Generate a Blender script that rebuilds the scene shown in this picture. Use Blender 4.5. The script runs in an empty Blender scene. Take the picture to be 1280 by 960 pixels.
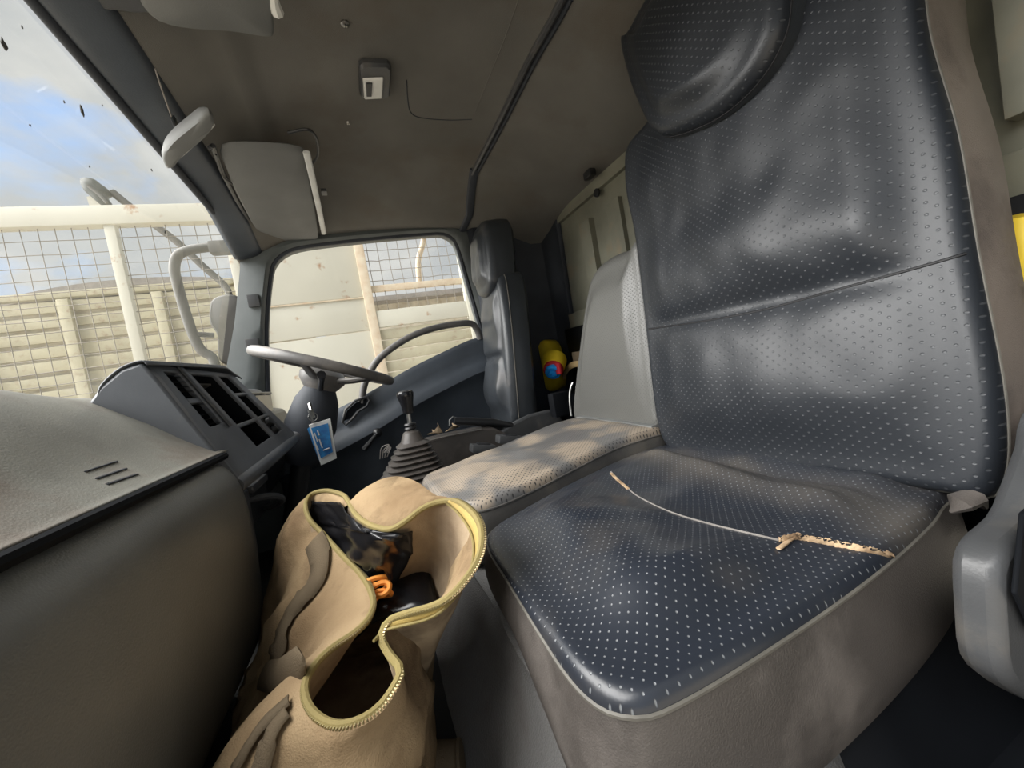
import bpy, bmesh, math, random
from mathutils import Vector, Matrix, noise
from mathutils.bvhtree import BVHTree
random.seed(7)
S = bpy.context.scene
COL = S.collection
# ------------------------------------------------------------------ camera
# The lens is the origin; X runs across the cab to the driver's door, Y to the windscreen, Z up.
ROWS = ((-0.35318337, 0.0133637, 0.93545867), (-0.91867603, 0.18411935, -0.34947735), (-0.17690635, -0.98281304, -0.05275099))
FPX = 490.0
cd = bpy.data.cameras.new('camera'); cam = bpy.data.objects.new('camera', cd); COL.objects.link(cam)
cd.sensor_width = 36; cd.lens = FPX / 1280 * 36; cd.clip_start = .02; cd.clip_end = 300
r_, d_, f_ = [Vector([ROWS[i][k] for i in range(3)]) for k in range(3)]
cam.matrix_world = Matrix(((r_.x, -d_.x, -f_.x, 0), (r_.y, -d_.y, -f_.y, 0), (r_.z, -d_.z, -f_.z, 0), (0, 0, 0, 1)))
S.camera = cam
# ------------------------------------------------------------------ sky and sun
W = bpy.data.worlds.new('sky'); S.world = W; W.use_nodes = True
nt = W.node_tree; N = nt.nodes; L = nt.links
for n in list(N): N.remove(n)
tc = N.new('ShaderNodeTexCoord'); sep = N.new('ShaderNodeSeparateXYZ'); L.new(tc.outputs['Generated'], sep.inputs[0])
gr = N.new('ShaderNodeValToRGB'); L.new(sep.outputs['Z'], gr.inputs[0])
gr.color_ramp.elements[0].position = 0.0; gr.color_ramp.elements[0].color = (.36, .56, .86, 1)
gr.color_ramp.elements[1].position = .6; gr.color_ramp.elements[1].color = (.20, .38, .72, 1)
mp = N.new('ShaderNodeMapping'); mp.inputs['Scale'].default_value = (1.6, 1.6, 3.4); mp.inputs['Location'].default_value = (.35, .2, .1)
L.new(tc.outputs['Generated'], mp.inputs[0])
nz = N.new('ShaderNodeTexNoise'); nz.inputs['Scale'].default_value = 1.7; nz.inputs['Detail'].default_value = 7; nz.inputs['Roughness'].default_value = .52
L.new(mp.outputs[0], nz.inputs['Vector'])
cr = N.new('ShaderNodeValToRGB'); cr.color_ramp.elements[0].position = .33; cr.color_ramp.elements[1].position = .46
L.new(nz.outputs['Fac'], cr.inputs[0])
nz2 = N.new('ShaderNodeTexNoise'); nz2.inputs['Scale'].default_value = 2.6; nz2.inputs['Detail'].default_value = 5
L.new(mp.outputs[0], nz2.inputs['Vector'])
cc = N.new('ShaderNodeValToRGB'); cc.color_ramp.elements[0].position = .35; cc.color_ramp.elements[0].color = (.36, .385, .40, 1)
cc.color_ramp.elements[1].position = .62; cc.color_ramp.elements[1].color = (.52, .525, .51, 1)
L.new(nz2.outputs['Fac'], cc.inputs[0])
mx = N.new('ShaderNodeMixRGB'); L.new(cr.outputs[0], mx.inputs[0]); L.new(gr.outputs[0], mx.inputs[1]); L.new(cc.outputs[0], mx.inputs[2])
bg = N.new('ShaderNodeBackground'); bg.inputs['Strength'].default_value = .80; L.new(mx.outputs[0], bg.inputs[0])
wo = N.new('ShaderNodeOutputWorld'); L.new(bg.outputs[0], wo.inputs[0])
sd = bpy.data.lights.new('sun', 'SUN'); sd.energy = 9; sd.angle = math.radians(75); sd.color = (1, .985, .955)
sun = bpy.data.objects.new('sun', sd); COL.objects.link(sun)
sun.rotation_euler = Vector((.06, .75, .67)).to_track_quat('Z', 'Y').to_euler()
S.view_settings.view_transform = 'Standard'; S.view_settings.look = 'None'
S.view_settings.exposure = 0.75; S.view_settings.gamma = 1; S.view_settings.use_curve_mapping = False

# ------------------------------------------------------------------ helpers
def ray(px, py):
    return r_ * (px - 640) + d_ * (py - 480) + f_ * FPX
def at(px, py, ax, val):                       # point of the plane X, Y or Z = val that the photograph shows at a pixel
    v = ray(px, py); return v * (val / v[ax])
def V(*a): return Vector(a)
def lerp(a, b, t): return a + (b - a) * t
def smooth(a, b, x):
    t = max(0, min(1, (x - a) / (b - a))); return t * t * (3 - 2 * t)
def cr_path(P, n=8, closed=False):             # Catmull-Rom
    P = [Vector(p) for p in P]; out = []; m = len(P)
    for i in range(m if closed else m - 1):
        p0 = P[(i - 1) % m] if closed or i > 0 else P[0] * 2 - P[1]
        p1 = P[i]; p2 = P[(i + 1) % m]
        p3 = P[(i + 2) % m] if closed or i + 2 < m else P[-1] * 2 - P[-2]
        for k in range(n):
            t = k / n
            out.append(.5 * ((2 * p1) + (p2 - p0) * t + (2 * p0 - 5 * p1 + 4 * p2 - p3) * t * t + (3 * p1 - p0 - 3 * p2 + p3) * t ** 3))
    if not closed: out.append(P[-1])
    return out
def resample(P, n, closed=True):
    Q = list(P) + ([P[0]] if closed else []); d = [0]
    for a, b in zip(Q, Q[1:]): d.append(d[-1] + (b - a).length)
    out = []; j = 0
    for k in range(n):
        s = d[-1] * k / (n if closed else n - 1)
        while j < len(d) - 2 and d[j + 1] < s: j += 1
        t = (s - d[j]) / max(1e-9, d[j + 1] - d[j]); out.append(Q[j].lerp(Q[j + 1], min(1, t)))
    return out

class MB:                                       # collects faces, links ONE mesh object
    def __init__(self): self.v = []; self.f = []
    def add(self, vs, fs):
        o = len(self.v); self.v += [Vector(p) for p in vs]; self.f += [tuple(i + o for i in f) for f in fs]; return self
    def box(self, c, s, rot=None, bev=0, taper=1):
        bm = bmesh.new(); bmesh.ops.create_cube(bm, size=1)
        for v in bm.verts:
            k = taper if v.co.z > 0 else 1
            v.co = Vector((v.co.x * s[0] * k, v.co.y * s[1] * k, v.co.z * s[2]))
        if bev: bmesh.ops.bevel(bm, geom=bm.edges[:], offset=bev, segments=2, affect='EDGES', profile=.6)
        M = (rot or Matrix.Identity(3)); c = Vector(c)
        bm.verts.index_update(); self.add([M @ v.co + c for v in bm.verts], [[v.index for v in f.verts] for f in bm.faces]); bm.free(); return self
    def tube(self, P, r, seg=8, closed=False, flat=None, caps=True):   # r number or list; flat=(normal, ratio)
        P = [Vector(p) for p in P]; n = len(P); R = r if isinstance(r, (list, tuple)) else [r] * n
        rings = []; prev = None
        for i, p in enumerate(P):
            a = P[(i - 1) % n] if closed or i else P[0]; b = P[(i + 1) % n] if closed or i < n - 1 else P[-1]
            t = (b - a).normalized()
            if flat: u = Vector(flat[0]); u = (u - t * u.dot(t)).normalized()
            else:
                u = prev if prev is not None else (Vector((0, 0, 1)) if abs(t.z) < .9 else Vector((1, 0, 0)))
                u = (u - t * u.dot(t)).normalized(); prev = u
            w = t.cross(u); q = flat[1] if flat else 1
            rings.append([p + (u * math.cos(2 * math.pi * k / seg) * q + w * math.sin(2 * math.pi * k / seg)) * R[i] for k in range(seg)])
        return self.loft(rings, closed, caps)
    def loft(self, rings, closed=False, caps=True):
        n = len(rings); s = len(rings[0]); fs = []
        for i in range(n if closed else n - 1):
            for k in range(s):
                a = i * s + k; b = i * s + (k + 1) % s; j = (i + 1) % n
                fs.append((a, b, j * s + (k + 1) % s, j * s + k))
        if caps and not closed: fs += [tuple(range(s))[::-1], tuple((n - 1) * s + k for k in range(s))]
        return self.add([p for r in rings for p in r], fs)
    def sheet(self, rows):                      # open grid
        s = len(rows[0]); fs = [(i * s + k, i * s + k + 1, (i + 1) * s + k + 1, (i + 1) * s + k) for i in range(len(rows) - 1) for k in range(s - 1)]
        return self.add([p for r in rows for p in r], fs)
    def lathe(self, o, axis, prof, seg=24):
        axis = Vector(axis).normalized(); u = axis.orthogonal().normalized(); w = axis.cross(u); o = Vector(o)
        return self.loft([[o + axis * h + (u * math.cos(2 * math.pi * k / seg) + w * math.sin(2 * math.pi * k / seg)) * max(r, 1e-4) for k in range(seg)] for r, h in prof])
    def prism(self, poly, off):                 # polygon of 3-D points, extruded by a vector
        off = Vector(off); n = len(poly); P = [Vector(p) for p in poly]
        return self.add(P + [p + off for p in P], [tuple(range(n)), tuple(range(n, 2 * n))[::-1]] + [(i, i + n, (i + 1) % n + n, (i + 1) % n) for i in range(n)])
    def build(self, name, m, parent=None, angle=38, solid=0, bev=0, off=-1):
        me = bpy.data.meshes.new(name); o0 = wpos(parent)
        me.from_pydata([v - o0 for v in self.v], [], self.f)
        bm = bmesh.new(); bm.from_mesh(me)
        if not solid: bmesh.ops.recalc_face_normals(bm, faces=bm.faces[:])
        bm.to_mesh(me); bm.free()
        me.polygons.foreach_set('use_smooth', [True] * len(me.polygons)); me.set_sharp_from_angle(angle=math.radians(angle))
        me.materials.append(m); o = bpy.data.objects.new(name, me); COL.objects.link(o); o.parent = parent
        if bev:
            b = o.modifiers.new('bevel', 'BEVEL'); b.width = bev; b.segments = 2; b.limit_method = 'ANGLE'
        if solid:
            b = o.modifiers.new('solid', 'SOLIDIFY'); b.thickness = solid; b.offset = off
        return o
def wpos(o):
    p = Vector((0, 0, 0))
    while o: p += o.location; o = o.parent
    return p
def tag(o, label=None, cat=None, group=None, kind=None):
    if label: o['label'] = label
    if cat: o['category'] = cat
    if group: o['group'] = group
    if kind: o['kind'] = kind
    return o
def thing(name, loc, label, cat, group=None):
    o = bpy.data.objects.new(name, None); o.empty_display_size = .05; COL.objects.link(o); o.location = loc
    return tag(o, label, cat, group)
def struct(o): o['kind'] = 'structure'; return o
def bvh(objs):
    vs = []; fs = []
    for o in objs:
        k = len(vs); w = wpos(o); vs += [v.co + w for v in o.data.vertices]; fs += [tuple(i + k for i in p.vertices) for p in o.data.polygons]
    return BVHTree.FromPolygons(vs, fs)
def on_surf(T, px, py, lift=.001):              # the spot of a built surface that shows at a pixel, lifted off it
    d = ray(px, py).normalized(); h = T.ray_cast(Vector((0, 0, 0)), d)
    if h[0] is None: return None
    n = h[1] if h[1].dot(d) < 0 else -h[1]
    return h[0] + n * lift
def surf_path(T, pts, lift=.001, n=6):
    P = cr_path([Vector((p[0], p[1], 0)) for p in pts], n)
    return [q for q in (on_surf(T, p.x, p.y, lift) for p in P) if q is not None]

# ------------------------------------------------------------------ materials
def mat(name, col, rough=.6, metal=0, noise_amt=.15, scale=8, bump=0, bscale=200, col2=None, dirt=None, spec=.5, wrinkle=0):
    m = bpy.data.materials.new(name); m.use_nodes = True; t = m.node_tree; n = t.nodes; l = t.links; p = n['Principled BSDF']
    p.inputs['Roughness'].default_value = rough; p.inputs['Metallic'].default_value = metal; p.inputs['Specular IOR Level'].default_value = spec
    c = n.new('ShaderNodeTexCoord'); z = n.new('ShaderNodeTexNoise'); z.inputs['Scale'].default_value = scale; z.inputs['Detail'].default_value = 6
    l.new(c.outputs['Object'], z.inputs['Vector'])
    r = n.new('ShaderNodeValToRGB'); r.color_ramp.elements[0].position = .3; r.color_ramp.elements[1].position = .7
    a = col; b = col2 or tuple(x * (1 - noise_amt * 2) for x in col)
    r.color_ramp.elements[0].color = (*b, 1); r.color_ramp.elements[1].color = (*a, 1)
    l.new(z.outputs['Fac'], r.inputs[0]); out = r.outputs[0]
    if dirt:                                     # (colour, scale, low, high)
        z2 = n.new('ShaderNodeTexNoise'); z2.inputs['Scale'].default_value = dirt[1]; z2.inputs['Detail'].default_value = 8; z2.inputs['Roughness'].default_value = .6
        l.new(c.outputs['Object'], z2.inputs['Vector'])
        r2 = n.new('ShaderNodeMapRange'); r2.inputs[1].default_value = dirt[2]; r2.inputs[2].default_value = dirt[3]; l.new(z2.outputs['Fac'], r2.inputs[0])
        x = n.new('ShaderNodeMixRGB'); l.new(r2.outputs[0], x.inputs[0]); l.new(out, x.inputs[1]); x.inputs[2].default_value = (*dirt[0], 1); out = x.outputs[0]
        rr = n.new('ShaderNodeMapRange'); l.new(r2.outputs[0], rr.inputs[0]); rr.inputs[3].default_value = rough; rr.inputs[4].default_value = min(1, rough + .3); l.new(rr.outputs[0], p.inputs['Roughness'])
    l.new(out, p.inputs['Base Color'])
    if bump:
        z3 = n.new('ShaderNodeTexNoise'); z3.inputs['Scale'].default_value = bscale; z3.inputs['Detail'].default_value = 3; l.new(c.outputs['Object'], z3.inputs['Vector'])
        bp = n.new('ShaderNodeBump'); bp.inputs['Strength'].default_value = bump; bp.inputs['Distance'].default_value = .002
        l.new(z3.outputs['Fac'], bp.inputs['Height']); l.new(bp.outputs[0], p.inputs['Normal'])
        if wrinkle:
            z4 = n.new('ShaderNodeTexNoise'); z4.inputs['Scale'].default_value = 11; z4.inputs['Detail'].default_value = 3; z4.inputs['Distortion'].default_value = .5; l.new(c.outputs['Object'], z4.inputs['Vector'])
            b4 = n.new('ShaderNodeBump'); b4.inputs['Strength'].default_value = .6; b4.inputs['Distance'].default_value = wrinkle; l.new(z4.outputs['Fac'], b4.inputs['Height']); l.new(bp.outputs[0], b4.inputs['Normal']); l.new(b4.outputs[0], p.inputs['Normal'])
    return m
def perforated(name, plane, pitch, rough=.36, base=(.016, .019, .025), dot=(.13, .14, .15), rad=.17, dust=.0, dustcol=(.10, .085, .07), dlo=.5, dhi=.7, rot=45, sx=1, band=None):
    """black leatherette with a staggered lattice of small pale embossed pores"""
    m = bpy.data.materials.new(name); m.use_nodes = True; t = m.node_tree; n = t.nodes; l = t.links; p = n['Principled BSDF']; p.inputs['Specular IOR Level'].default_value = .6
    c = n.new('ShaderNodeTexCoord'); s = n.new('ShaderNodeSeparateXYZ'); l.new(c.outputs['Object'], s.inputs[0])
    cb = n.new('ShaderNodeCombineXYZ'); l.new(s.outputs[plane[0]], cb.inputs[0]); l.new(s.outputs[plane[1]], cb.inputs[1])
    mp = n.new('ShaderNodeMapping'); mp.inputs['Rotation'].default_value = (0, 0, math.radians(rot)); mp.inputs['Scale'].default_value = (1 / pitch, 1 / pitch, 1)
    pre = n.new('ShaderNodeMapping'); pre.inputs['Scale'].default_value = (sx, 1, 1)
    l.new(cb.outputs[0], pre.inputs[0]); l.new(pre.outputs[0], mp.inputs[0])
    fr = n.new('ShaderNodeVectorMath'); fr.operation = 'FRACTION'; l.new(mp.outputs[0], fr.inputs[0])
    sb = n.new('ShaderNodeVectorMath'); sb.operation = 'SUBTRACT'; sb.inputs[1].default_value = (.5, .5, 0); l.new(fr.outputs[0], sb.inputs[0])
    ln = n.new('ShaderNodeVectorMath'); ln.operation = 'LENGTH'; l.new(sb.outputs[0], ln.inputs[0])
    mr = n.new('ShaderNodeMapRange'); mr.interpolation_type = 'SMOOTHSTEP'; mr.inputs[1].default_value = rad * .6; mr.inputs[2].default_value = rad * 1.3
    mr.inputs[3].default_value = 1; mr.inputs[4].default_value = 0; l.new(ln.outputs['Value'], mr.inputs[0])
    z = n.new('ShaderNodeTexNoise'); z.inputs['Scale'].default_value = 7; z.inputs['Detail'].default_value = 7; l.new(c.outputs['Object'], z.inputs['Vector'])
    dr = n.new('ShaderNodeMapRange'); dr.inputs[1].default_value = dlo; dr.inputs[2].default_value = dhi; dr.inputs[4].default_value = dust; l.new(z.outputs['Fac'], dr.inputs[0])
    if band:                                     # dust rubbed into the fold at the back of the cushion
        b1 = n.new('ShaderNodeMapRange'); b1.interpolation_type = 'SMOOTHSTEP'; b1.inputs[1].default_value = band[0] - band[1]; b1.inputs[2].default_value = band[0]; l.new(s.outputs[1], b1.inputs[0])
        b2 = n.new('ShaderNodeMapRange'); b2.interpolation_type = 'SMOOTHSTEP'; b2.inputs[1].default_value = band[0]; b2.inputs[2].default_value = band[0] + band[1]; b2.inputs[3].default_value = 1; b2.inputs[4].default_value = 0; l.new(s.outputs[1], b2.inputs[0])
        b3 = n.new('ShaderNodeMath'); b3.operation = 'MULTIPLY'; l.new(b1.outputs[0], b3.inputs[0]); l.new(b2.outputs[0], b3.inputs[1])
        b4 = n.new('ShaderNodeMath'); b4.operation = 'MULTIPLY'; l.new(b3.outputs[0], b4.inputs[0]); l.new(z.outputs['Fac'], b4.inputs[1])
        b5 = n.new('ShaderNodeMath'); b5.operation = 'MULTIPLY_ADD'; b5.inputs[1].default_value = band[2]; b5.use_clamp = True; l.new(b4.outputs[0], b5.inputs[0]); l.new(dr.outputs[0], b5.inputs[2]); dr = b5
    x0 = n.new('ShaderNodeMixRGB'); x0.inputs[1].default_value = (*base, 1); x0.inputs[2].default_value = (*dustcol, 1); l.new(dr.outputs[0], x0.inputs[0])
    x = n.new('ShaderNodeMixRGB'); l.new(x0.outputs[0], x.inputs[1]); x.inputs[2].default_value = (*dot, 1); l.new(mr.outputs[0], x.inputs[0])
    l.new(x.outputs[0], p.inputs['Base Color'])
    ro = n.new('ShaderNodeMapRange'); ro.inputs[3].default_value = rough; ro.inputs[4].default_value = rough + .35; ro.inputs[2].default_value = 1; l.new(dr.outputs[0], ro.inputs[0]); l.new(ro.outputs[0], p.inputs['Roughness'])
    bp = n.new('ShaderNodeBump'); bp.inputs['Strength'].default_value = .5; bp.inputs['Distance'].default_value = .0010; bp.invert = True
    zb = n.new('ShaderNodeTexNoise'); zb.inputs['Scale'].default_value = 260; l.new(c.outputs['Object'], zb.inputs['Vector'])
    ad = n.new('ShaderNodeMath'); ad.operation = 'MULTIPLY_ADD'; ad.inputs[1].default_value = .18; l.new(zb.outputs['Fac'], ad.inputs[0]); l.new(mr.outputs[0], ad.inputs[2])
    l.new(ad.outputs[0], bp.inputs['Height']); l.new(bp.outputs[0], p.inputs['Normal'])
    return m
def glass(name, dust=.2, dcol=(.85, .82, .68), spots=True):
    m = bpy.data.materials.new(name); m.use_nodes = True; t = m.node_tree; n = t.nodes; l = t.links
    for q in list(n): n.remove(q)
    tr = n.new('ShaderNodeBsdfTransparent'); gl = n.new('ShaderNodeBsdfGlossy'); gl.inputs['Roughness'].default_value = .02
    fz = n.new('ShaderNodeLayerWeight'); fz.inputs['Blend'].default_value = .12; a = n.new('ShaderNodeMixShader'); pw = n.new('ShaderNodeMath'); pw.operation = 'MULTIPLY_ADD'; pw.inputs[1].default_value = .35; pw.inputs[2].default_value = .02; l.new(fz.outputs['Facing'], pw.inputs[0]); l.new(pw.outputs[0], a.inputs[0]); l.new(tr.outputs[0], a.inputs[1]); l.new(gl.outputs[0], a.inputs[2])
    tl = n.new('ShaderNodeBsdfTranslucent'); tl.inputs[0].default_value = (*dcol, 1); df = n.new('ShaderNodeBsdfDiffuse'); df.inputs[0].default_value = (*dcol, 1)
    b = n.new('ShaderNodeMixShader'); b.inputs[0].default_value = .25; l.new(tl.outputs[0], b.inputs[1]); l.new(df.outputs[0], b.inputs[2])
    c = n.new('ShaderNodeTexCoord'); z = n.new('ShaderNodeTexNoise'); z.inputs['Scale'].default_value = 5; z.inputs['Detail'].default_value = 6; l.new(c.outputs['Object'], z.inputs['Vector'])
    r = n.new('ShaderNodeMapRange'); r.inputs[1].default_value = .3; r.inputs[2].default_value = .7; r.inputs[3].default_value = dust * .75; r.inputs[4].default_value = dust * 1.25; l.new(z.outputs['Fac'], r.inputs[0])
    o = n.new('ShaderNodeMixShader'); l.new(r.outputs[0], o.inputs[0]); l.new(a.outputs[0], o.inputs[1]); l.new(b.outputs[0], o.inputs[2])
    w = n.new('ShaderNodeOutputMaterial'); l.new(o.outputs[0], w.inputs[0]); return m

M = {}
M['lid'] = mat('dash lid vinyl', (.29, .285, .25), .42, bump=.25, bscale=350, dirt=((.15, .12, .095), 4, .48, .66))
M['dash'] = mat('dash vinyl', (.18, .18, .166), .36, bump=.3, bscale=420, scale=4)
M['cluster'] = mat('cluster plastic', (.125, .135, .15), .42, bump=.12, bscale=500, dirt=((.16, .15, .14), 7, .55, .8))
M['black'] = mat('black plastic', (.018, .019, .021), .4, bump=.1, bscale=300)
M['blackgloss'] = mat('glossy black plastic', (.014, .014, .016), .16)
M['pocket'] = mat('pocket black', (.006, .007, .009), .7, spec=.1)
M['grey'] = mat('mid grey plastic', (.065, .067, .07), .38, bump=.15, bscale=400, dirt=((.12, .11, .095), 9, .55, .75))
M['pillar'] = mat('pillar grey plastic', (.095, .108, .108), .5, bump=.1, bscale=400)
M['doorp'] = mat('door panel plastic', (.065, .078, .096), .5, bump=.2, bscale=300)
M['wheelp'] = mat('steering wheel plastic', (.15, .145, .14), .42, bump=.25, bscale=300, dirt=((.28, .25, .22), 9, .5, .75))
M['liner'] = mat('headliner fabric', (.19, .183, .165), .95, bump=.5, bscale=700, scale=3, dirt=((.13, .112, .09), 2.2, .5, .72), spec=.1)
M['trimdark'] = mat('dark rear trim', (.035, .041, .052), .7, bump=.2, bscale=300)
M['cream'] = mat('cream painted steel', (.26, .255, .195), .42, dirt=((.30, .24, .16), 6, .55, .72), bump=.15, bscale=15)
M['floor'] = mat('rubber floor', (.03, .03, .03), .55, bump=.4, bscale=260, dirt=((.08, .07, .06), 9, .5, .8))
M['riser'] = mat('grained vinyl mat', (.27, .265, .26), .30, bump=.8, bscale=330, dirt=((.14, .12, .11), 8, .5, .8))
M['sidevinyl'] = mat('brown grey seat vinyl', (.085, .075, .068), .44, bump=.35, bscale=520, dirt=((.17, .15, .135), 6, .5, .75))
M['bandvinyl'] = mat('brown bolster vinyl', (.28, .235, .20), .55, bump=.35, bscale=600, dirt=((.11, .09, .08), 7, .5, .75))
M['smoothleather'] = mat('smooth black vinyl', (.042, .048, .055), .34, bump=.2, bscale=300, dirt=((.12, .11, .10), 5, .55, .75))
M['midside'] = mat('grey middle seat vinyl', (.14, .135, .128), .32, bump=.2, bscale=400, dirt=((.20, .18, .15), 8, .5, .75))
M['piping'] = mat('worn piping', (.15, .14, .12), .5, scale=40)
M['thread'] = mat('seam thread', (.28, .26, .24), .6)
M['darkthread'] = mat('dark seam', (.012, .012, .014), .6)
M['foam'] = mat('torn foam', (.62, .45, .28), .9, bump=.8, bscale=120, col2=(.25, .16, .09), scale=60)
M['perf_back'] = perforated('perforated leather back', (0, 2), .0115, base=(.015, .018, .023), dot=(.050, .054, .060), rad=.135, rough=.45, rot=45, sx=.8)
M['perf_seat'] = perforated('perforated leather seat', (0, 1), .0092, base=(.020, .024, .033), dot=(.17, .18, .19), rad=.115, rough=.30, dust=.45, dustcol=(.10, .088, .074), dlo=.55, dhi=.8, band=(-.11, .10, 1.3))
M['perf_mid'] = perforated('perforated leather middle', (0, 1), .008, base=(.17, .165, .16), dot=(.04, .04, .04), rad=.2, rough=.3, dust=.95, dustcol=(.36, .295, .225), dlo=.42, dhi=.56)
M['perf_midback'] = perforated('perforated leather middle back', (0, 2), .008, base=(.115, .115, .107), dot=(.07, .07, .065), rad=.17, rough=.40)
M['canvas'] = mat('khaki canvas', (.43, .315, .185), .9, bump=.6, bscale=500, scale=6, col2=(.22, .145, .08), dirt=((.13, .085, .05), 9, .50, .70), spec=.1, wrinkle=.014)
M['lining'] = mat('bag lining', (.50, .39, .26), .9, bump=.3, bscale=350, scale=9, col2=(.22, .16, .105), dirt=((.16, .12, .085), 8, .55, .75), spec=.1, wrinkle=.012)
M['strap'] = mat('webbing', (.17, .13, .085), .9, bump=.6, bscale=500, spec=.1)
M['zipt'] = mat('olive zip tape', (.30, .235, .085), .8, bump=.4, bscale=600)
M['zipy'] = mat('yellow bag trim', (.50, .36, .11), .8, bump=.4, bscale=600)
M['brass'] = mat('brass zip', (.50, .42, .22), .4, .7)
M['bagdark'] = mat('black sheet plastic', (.012, .012, .014), .25, bump=.5, bscale=20)
M['orange'] = mat('orange rope', (.85, .30, .04), .7)
M['yellow'] = mat('yellow plastic', (.92, .66, .03), .4, noise_amt=.06)
M['blue'] = mat('blue cap plastic', (.02, .36, .92), .35)
M['red'] = mat('red collar plastic', (.60, .03, .04), .5)
M['tagblue'] = mat('blue tag print', (.02, .24, .55), .4, scale=60, col2=(.01, .10, .34))
M['white'] = mat('white card', (.75, .76, .74), .5)
M['metal'] = mat('bare steel', (.55, .55, .54), .3, 1)
M['visor'] = mat('visor vinyl', (.17, .175, .17), .7, bump=.2, bscale=400, scale=4)
M['lens'] = mat('lamp lens', (.78, .78, .74), .25)
M['truck'] = mat('cream truck paint', (.54, .53, .45), .5, scale=3, noise_amt=.04, dirt=((.34, .20, .11), 7, .62, .72))
M['plank'] = mat('cream weathered planks', (.44, .41, .29), .7, scale=5, noise_amt=.1, dirt=((.30, .24, .17), 14, .56, .72))
M['rust'] = mat('rusty cream steel', (.62, .55, .42), .7, scale=16, col2=(.52, .40, .28))
M['wire'] = mat('rusty wire', (.20, .18, .15), .7)
M['polep'] = mat('weathered pole', (.07, .066, .058), .6)
M['tarp'] = mat('green grey lamp hood', (.02, .03, .026), .6, scale=12)
M['roofd'] = mat('shed roof', (.24, .22, .20), .7)
M['shed'] = mat('shed wall', (.62, .57, .46), .8, dirt=((.42, .36, .27), 6, .5, .7))
M['ground'] = mat('pale yard dust', (.42, .37, .30), .9, scale=.6, bump=.3, bscale=20)
M['glassf'] = glass('dusty windscreen glass', .035, (.86, .84, .70))
M['glasss'] = glass('side glass', .06)
M['mirrorm'] = mat('mirror glass', (.75, .78, .8), .04, 1)
M['speck'] = mat('dried splatter', (.10, .10, .09), .9)
M['beltm'] = mat('tan belt webbing', (.42, .30, .14), .85, bump=.4, bscale=500)
M['screw'] = mat('screw steel', (.35, .34, .32), .35, 1)

# ------------------------------------------------------------------ setting: cab shell
fl = MB(); fl.add([V(-.15, 1.0, -.65), V(2.05, 1.0, -.65), V(2.05, -.22, -.65), V(-.15, -.22, -.65)], [(0, 1, 2, 3)])
floor = struct(fl.build('floor', M['floor'], solid=.03))
# vinyl-covered riser and deck under the seats
rows = []
prof = [(.05, -.648), (.0, -.636), (-.055, -.605), (-.10, -.55), (-.125, -.50), (-.145, -.45), (-.18, -.415), (-.6, -.41), (-1.06, -.41)]
pp = cr_path([V(0, a, b) for a, b in prof], 5)
for i in range(45):
    x = -.15 + i * 2.2 / 44
    rows.append([V(x, p.y + .010 * noise.noise(V(x * 5, p.z * 6, 1)) * (1 if p.z > -.63 else .1), min(p.z, lerp(-.60, -.40, smooth(.24, .32, x))) + .004 * noise.noise(V(x * 6, p.y * 9, 5))) for p in pp])
riser = struct(MB().sheet([r[:34] for r in rows]).build('trim_1', M['riser'], solid=.004))
struct(MB().sheet([r[33:] for r in rows]).build('trim_4', M['pocket'], solid=.004))
riser['label'] = 'dark grained vinyl mat over the engine hump under the seats'
# headliner
def ceil_z(x, y):
    z = .765 + .085 * smooth(.40, .10, y) if y > .1 else .85
    z += .012 * math.sin(max(0, min(1, (y + .65) / .7)) * math.pi)
    if y < -.55: z -= .17 * (smooth(-.55, -1.30, y) / smooth(-.55, -1.30, -1.05))
    z -= .13 * smooth(1.55, 2.06, x) ** 1.3
    z += .006 * noise.noise(V(x * 2.4, y * 2.4, 0))
    z -= .012 * (math.exp(-((y - .14) / .02) ** 2)) * (x < 1.6)
    return z
rows = [[V(-.16 + 2.20 * i / 80, .40 - 1.46 * j / 60, ceil_z(-.16 + 2.20 * i / 80, .40 - 1.46 * j / 60)) for j in range(61)] for i in range(81)]
ceiling = struct(MB().sheet(rows).build('ceiling', M['liner'], solid=.03, off=1, angle=80))
CB = bvh([ceiling])
tag(MB().tube(surf_path(CB, [(508, 100), (510, 128), (514, 141), (526, 147), (560, 150), (590, 149)], .0002), .0016, 6).build('hatch_groove', M['trimdark'], ceiling), 'dark pressed groove')
MB().tube(surf_path(CB, [(594, 140), (610, 100), (630, 50), (648, 0)], .0002), .0012, 6).build('crease', M['liner'], ceiling)
# rib of the headliner and its end cover on the pillar
ribp = surf_path(CB, [(704, -6), (690, 22), (660, 76), (625, 148), (590, 216)], .004)
MB().tube(ribp, .0095, 8).build('rib_strip', M['grey'], ceiling)
MB().tube([p + V(0, -.021, .001) for p in ribp], .008, 8).build('rib_strip', M['trimdark'], ceiling)
cov = surf_path(CB, [(592, 210), (588, 240), (586, 268)], .003)
MB().tube([p + V(0, -.004, 0) for p in cov] + [V(1.985, -.62, .72)], .021, 8, flat=((0, 0, 1), .5)).build('rib_cover', M['trimdark'], ceiling)
rows = [[V(x_, y_, ceil_z(x_, y_) - .007 + (.006 if j_ in (0, 6) else 0)) for j_, y_ in enumerate([.405 - .018 * q for q in range(7)])] for x_ in [-.16 + 2.14 * i / 50 for i in range(51)]]
MB().sheet(rows).build('header_panel', M['doorp'], ceiling, solid=.003, off=1)
# front header rail above the windscreen
MB().tube([V(-.16, .405, .765), V(1.0, .405, .765), V(1.95, .385, .735), V(2.0, .38, .72)], .011, 10).build('trim_2', M['trimdark']); struct(bpy.data.objects['trim_2'])
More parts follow.
